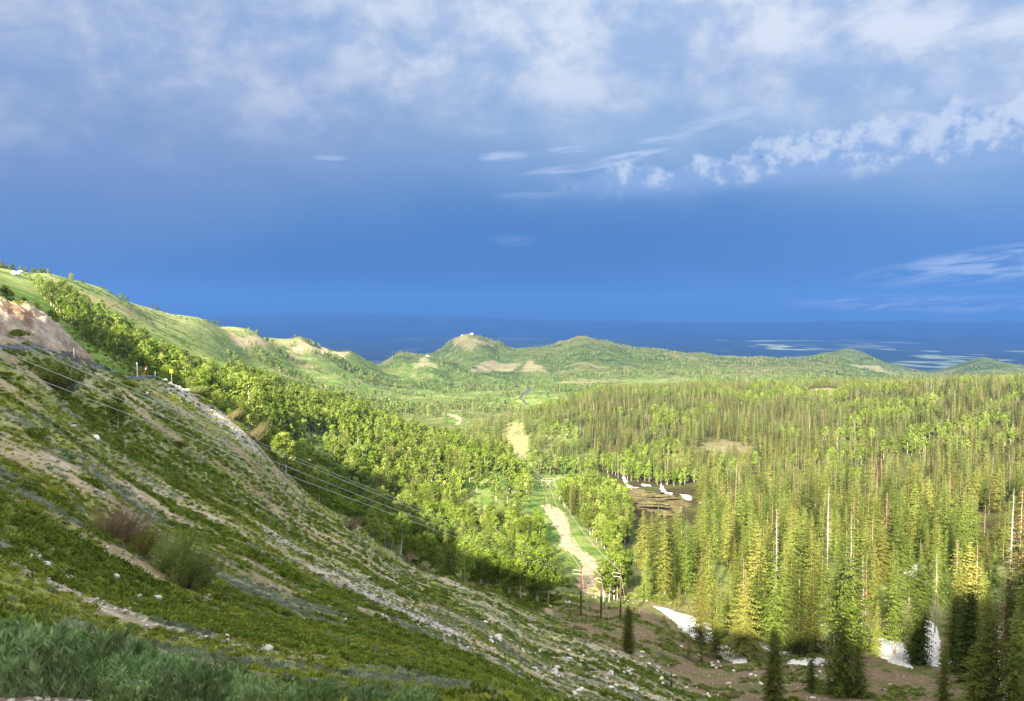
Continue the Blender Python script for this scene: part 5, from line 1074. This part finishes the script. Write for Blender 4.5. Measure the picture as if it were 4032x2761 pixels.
def wire(A_, B_, sag, r0, r1, label, group, ext=0.0, n=60):
    A_ = np.array(A_, float); B_ = np.array(B_, float); T_ = np.linspace(0, 1+ext, n); P = [A_+(B_-A_)*q-np.array([0, 0, 4*sag*q*(1-q)]) for q in T_]; c_ = P[n//2]
    o = link('power_line', mesh('power_line', *tube(np.array(P)-c_, np.interp(T_, [0, 1], [r1, r0]), 6), M['wire'], True), None, tuple(c_)); tag(o, label, 'power line', group)
def pix(u, v, r): return np.array(ray(u, v))*r
b0, h0, _ = POLES[0]
WN = 'wires strung from the poles to the upper left'
wire(b0+(-2.6, -.3, h0-3.7), pix(-40, 349, 48), 1.0, .018, .045, 'lowest of the bright wires rising from the pole bracket to the left edge', WN, .15)
wire(b0+(-2.6, -.3, h0-3.1), pix(-40, 334, 50), 1.0, .018, .045, 'middle of the three thick bright wires crossing the slope', WN, .15)
wire(b0+(-1.2, -.2, h0-2.2), pix(-40, 319, 52), 1.0, .018, .045, 'upper of the three thick bright wires crossing the slope', WN, .15)
wire(b0+(0, 0, h0-.1), pix(-40, 313, 90), 2.0, .018, .035, 'thin faint wire above the others, crossing in front of the road cut', WN, .15)
def hframe(u, vt, vb, r, wd, label):
    b = gpt(u, vb, r); h = ray(u, vt)[2]*r-b[2]; e = bpy.data.objects.new('power_pole', None); COL.objects.link(e); e.location = b; tag(e, label, 'power pole', 'two legged power frames along the line')
    for s_ in (-1, 1): link('pole', mesh('pole', *tube([(s_*wd*.25, 0, -1.5), (s_*wd*.25, 0, h)], [.20, .14], 8), M['pole'], True), e)
    link('crossarm', mesh('crossarm', *tube([(-wd*.5, 0, h-1.2), (-wd*.25, 0, h-.1), (wd*.25, 0, h-.1), (wd*.5, 0, h-1.2)], [.10]*4, 6), M['snag'], True), e)
    link('crossarm', mesh('crossarm', *tube([(-wd*.5, 0, h-1.6), (wd*.5, 0, h-1.6)], [.09]*2, 6), M['snag'], True), e)
    for s_ in (-1, 1): link('brace', mesh('brace', *tube([(-s_*wd*.25, .1*s_, h-1.6), (s_*wd*.25, .1*s_, h-6)], [.09]*2, 5), M['snag'], True), e)
    for s_ in (-1, 0, 1): link('insulator', mesh('insulator', *tube([(s_*wd*.48, 0, h-1.7), (s_*wd*.48, 0, h-2.9)], [.10, .10], 6), M['steel'], True), e)
    return b, h
b1, h1 = hframe(548, 478, 507, 450, 8.5, 'two legged power frame with white crossarm above the dirt track\'s upper end')
b2, h2 = hframe(519.5, 452, 467, 786, 9, 'two legged power frame at the shaded foot of the cut clearing')
b3, h3 = hframe(515, 427, 438, 980, 9, 'small distant power frame in the middle of the cut clearing')
for k_, (b, h, e) in enumerate(POLES):
    s_ = k_-1; nm_ = ('left', 'middle', 'right')[k_]
    wire(b+(0, .3, h-2.2), b1+(s_*4, 0, h1-2.9), 5, .045, .06, 'thin wire running from the %s red-brown pole up to the white armed frame' % nm_, 'wires beyond the three poles')
    wire(b1+(s_*4, 0, h1-2.9), b2+(s_*4, 0, h2-2.9), 5, .04, .045, 'faint far wire over the grove, %s of three' % nm_, 'wires beyond the white armed frame')
for u, v, lb in ((563, 631, 'left'), (583, 636, 'right')):
    p = at(u+8, v+4, 30); e = link('yellow_stake', mesh('yellow_stake', *tube([(0, 0, -.3), (.1, 0, 1.3), (.25, 0, 2.6)], [.07, .06, .04], 6), M['straw'], True), None, p); tag(e, '%s yellow stake on the brown clearing in front of the poles' % lb, 'stake')
# ------------------------------------------------------------ small buildings on the ridges, bird
def house(u, v, r, sx_, sy_, h, rm, label, wins=2):
    p = at(u, v, r*.8, r*1.2); e = bpy.data.objects.new('hill_building', None); COL.objects.link(e); e.location = p; e.rotation_euler = (0, 0, random.uniform(-.4, .4)); tag(e, label, 'building')
    boxpart('wall', sx_, sy_, h+2, M['wall'], e, (0, 0, h/2-1)); o = .5
    V_ = [(-sx_/2-o, -sy_/2-o, h), (sx_/2+o, -sy_/2-o, h), (sx_/2+o, sy_/2+o, h), (-sx_/2-o, sy_/2+o, h), (-sx_/2-o, 0, h+sy_*.3), (sx_/2+o, 0, h+sy_*.3)]
    me = bpy.data.meshes.new('roof'); me.from_pydata(V_, [], [(0, 1, 5, 4), (2, 3, 4, 5), (0, 4, 3), (1, 2, 5), (3, 2, 1, 0)]); me.materials.append(rm); link('roof', me, e)
    for i in range(wins): boxpart('window', 1.4, .1, 1.2, M['black'], e, (-sx_/2+(i+1)*sx_/(wins+1), -sy_/2-.05, h*.55))
house(220, 324.5, 2000, 16, 9, 5, M['roof'], 'small building with a reddish roof on the ridge shoulder', 3)
house(224, 326, 2010, 8, 6, 4, M['white'], 'white hut right of the reddish roofed ridge building', 1)
house(66, 276.5, 1170, 8, 4, 2.6, M['white'], 'white summit hut on the left ridge skyline', 2)
house(412, 357.2, 3050, 12, 7, 4, M['white'], 'low white building on the small hill in front of the twin peaks', 3)
house(427, 356.5, 3100, 15, 8, 4, M['wall'], 'long pale building behind the small hill with the bare chute', 4)
house(472, 334.5, 4300, 14, 9, 6, M['wall'], 'pale lodge on top of the left twin peak', 3)
house(462, 335.8, 4290, 9, 6, 4, M['wall'], 'smaller white hut left of the lodge on the left twin peak', 2)
bd = bpy.data.objects.new('bird', None); COL.objects.link(bd); bd.location = pix(760.5, 157, 230); bd.rotation_euler = (0, .3, .5); tag(bd, 'tiny dark bird flying under the clouds right of centre', 'bird')
V_, F_ = tube([(-.35, 0, 0), (-.2, 0, .03), (0, 0, .05), (.2, 0, .03), (.36, 0, .02)], [.02, .07, .09, .05, .01], 8); link('body', mesh('body', V_, F_, M['black'], True), bd)
for s_ in (-1, 1): link('wing', mesh('wing', [(-.12, 0, .05), (.12, 0, .05), (.10, s_*.35, .16), (-.12, s_*.40, .16), (.0, s_*.7, .08), (-.08, s_*.72, .08)], [(0, 1, 2, 3), (3, 2, 4, 5)], M['black'], True), bd)
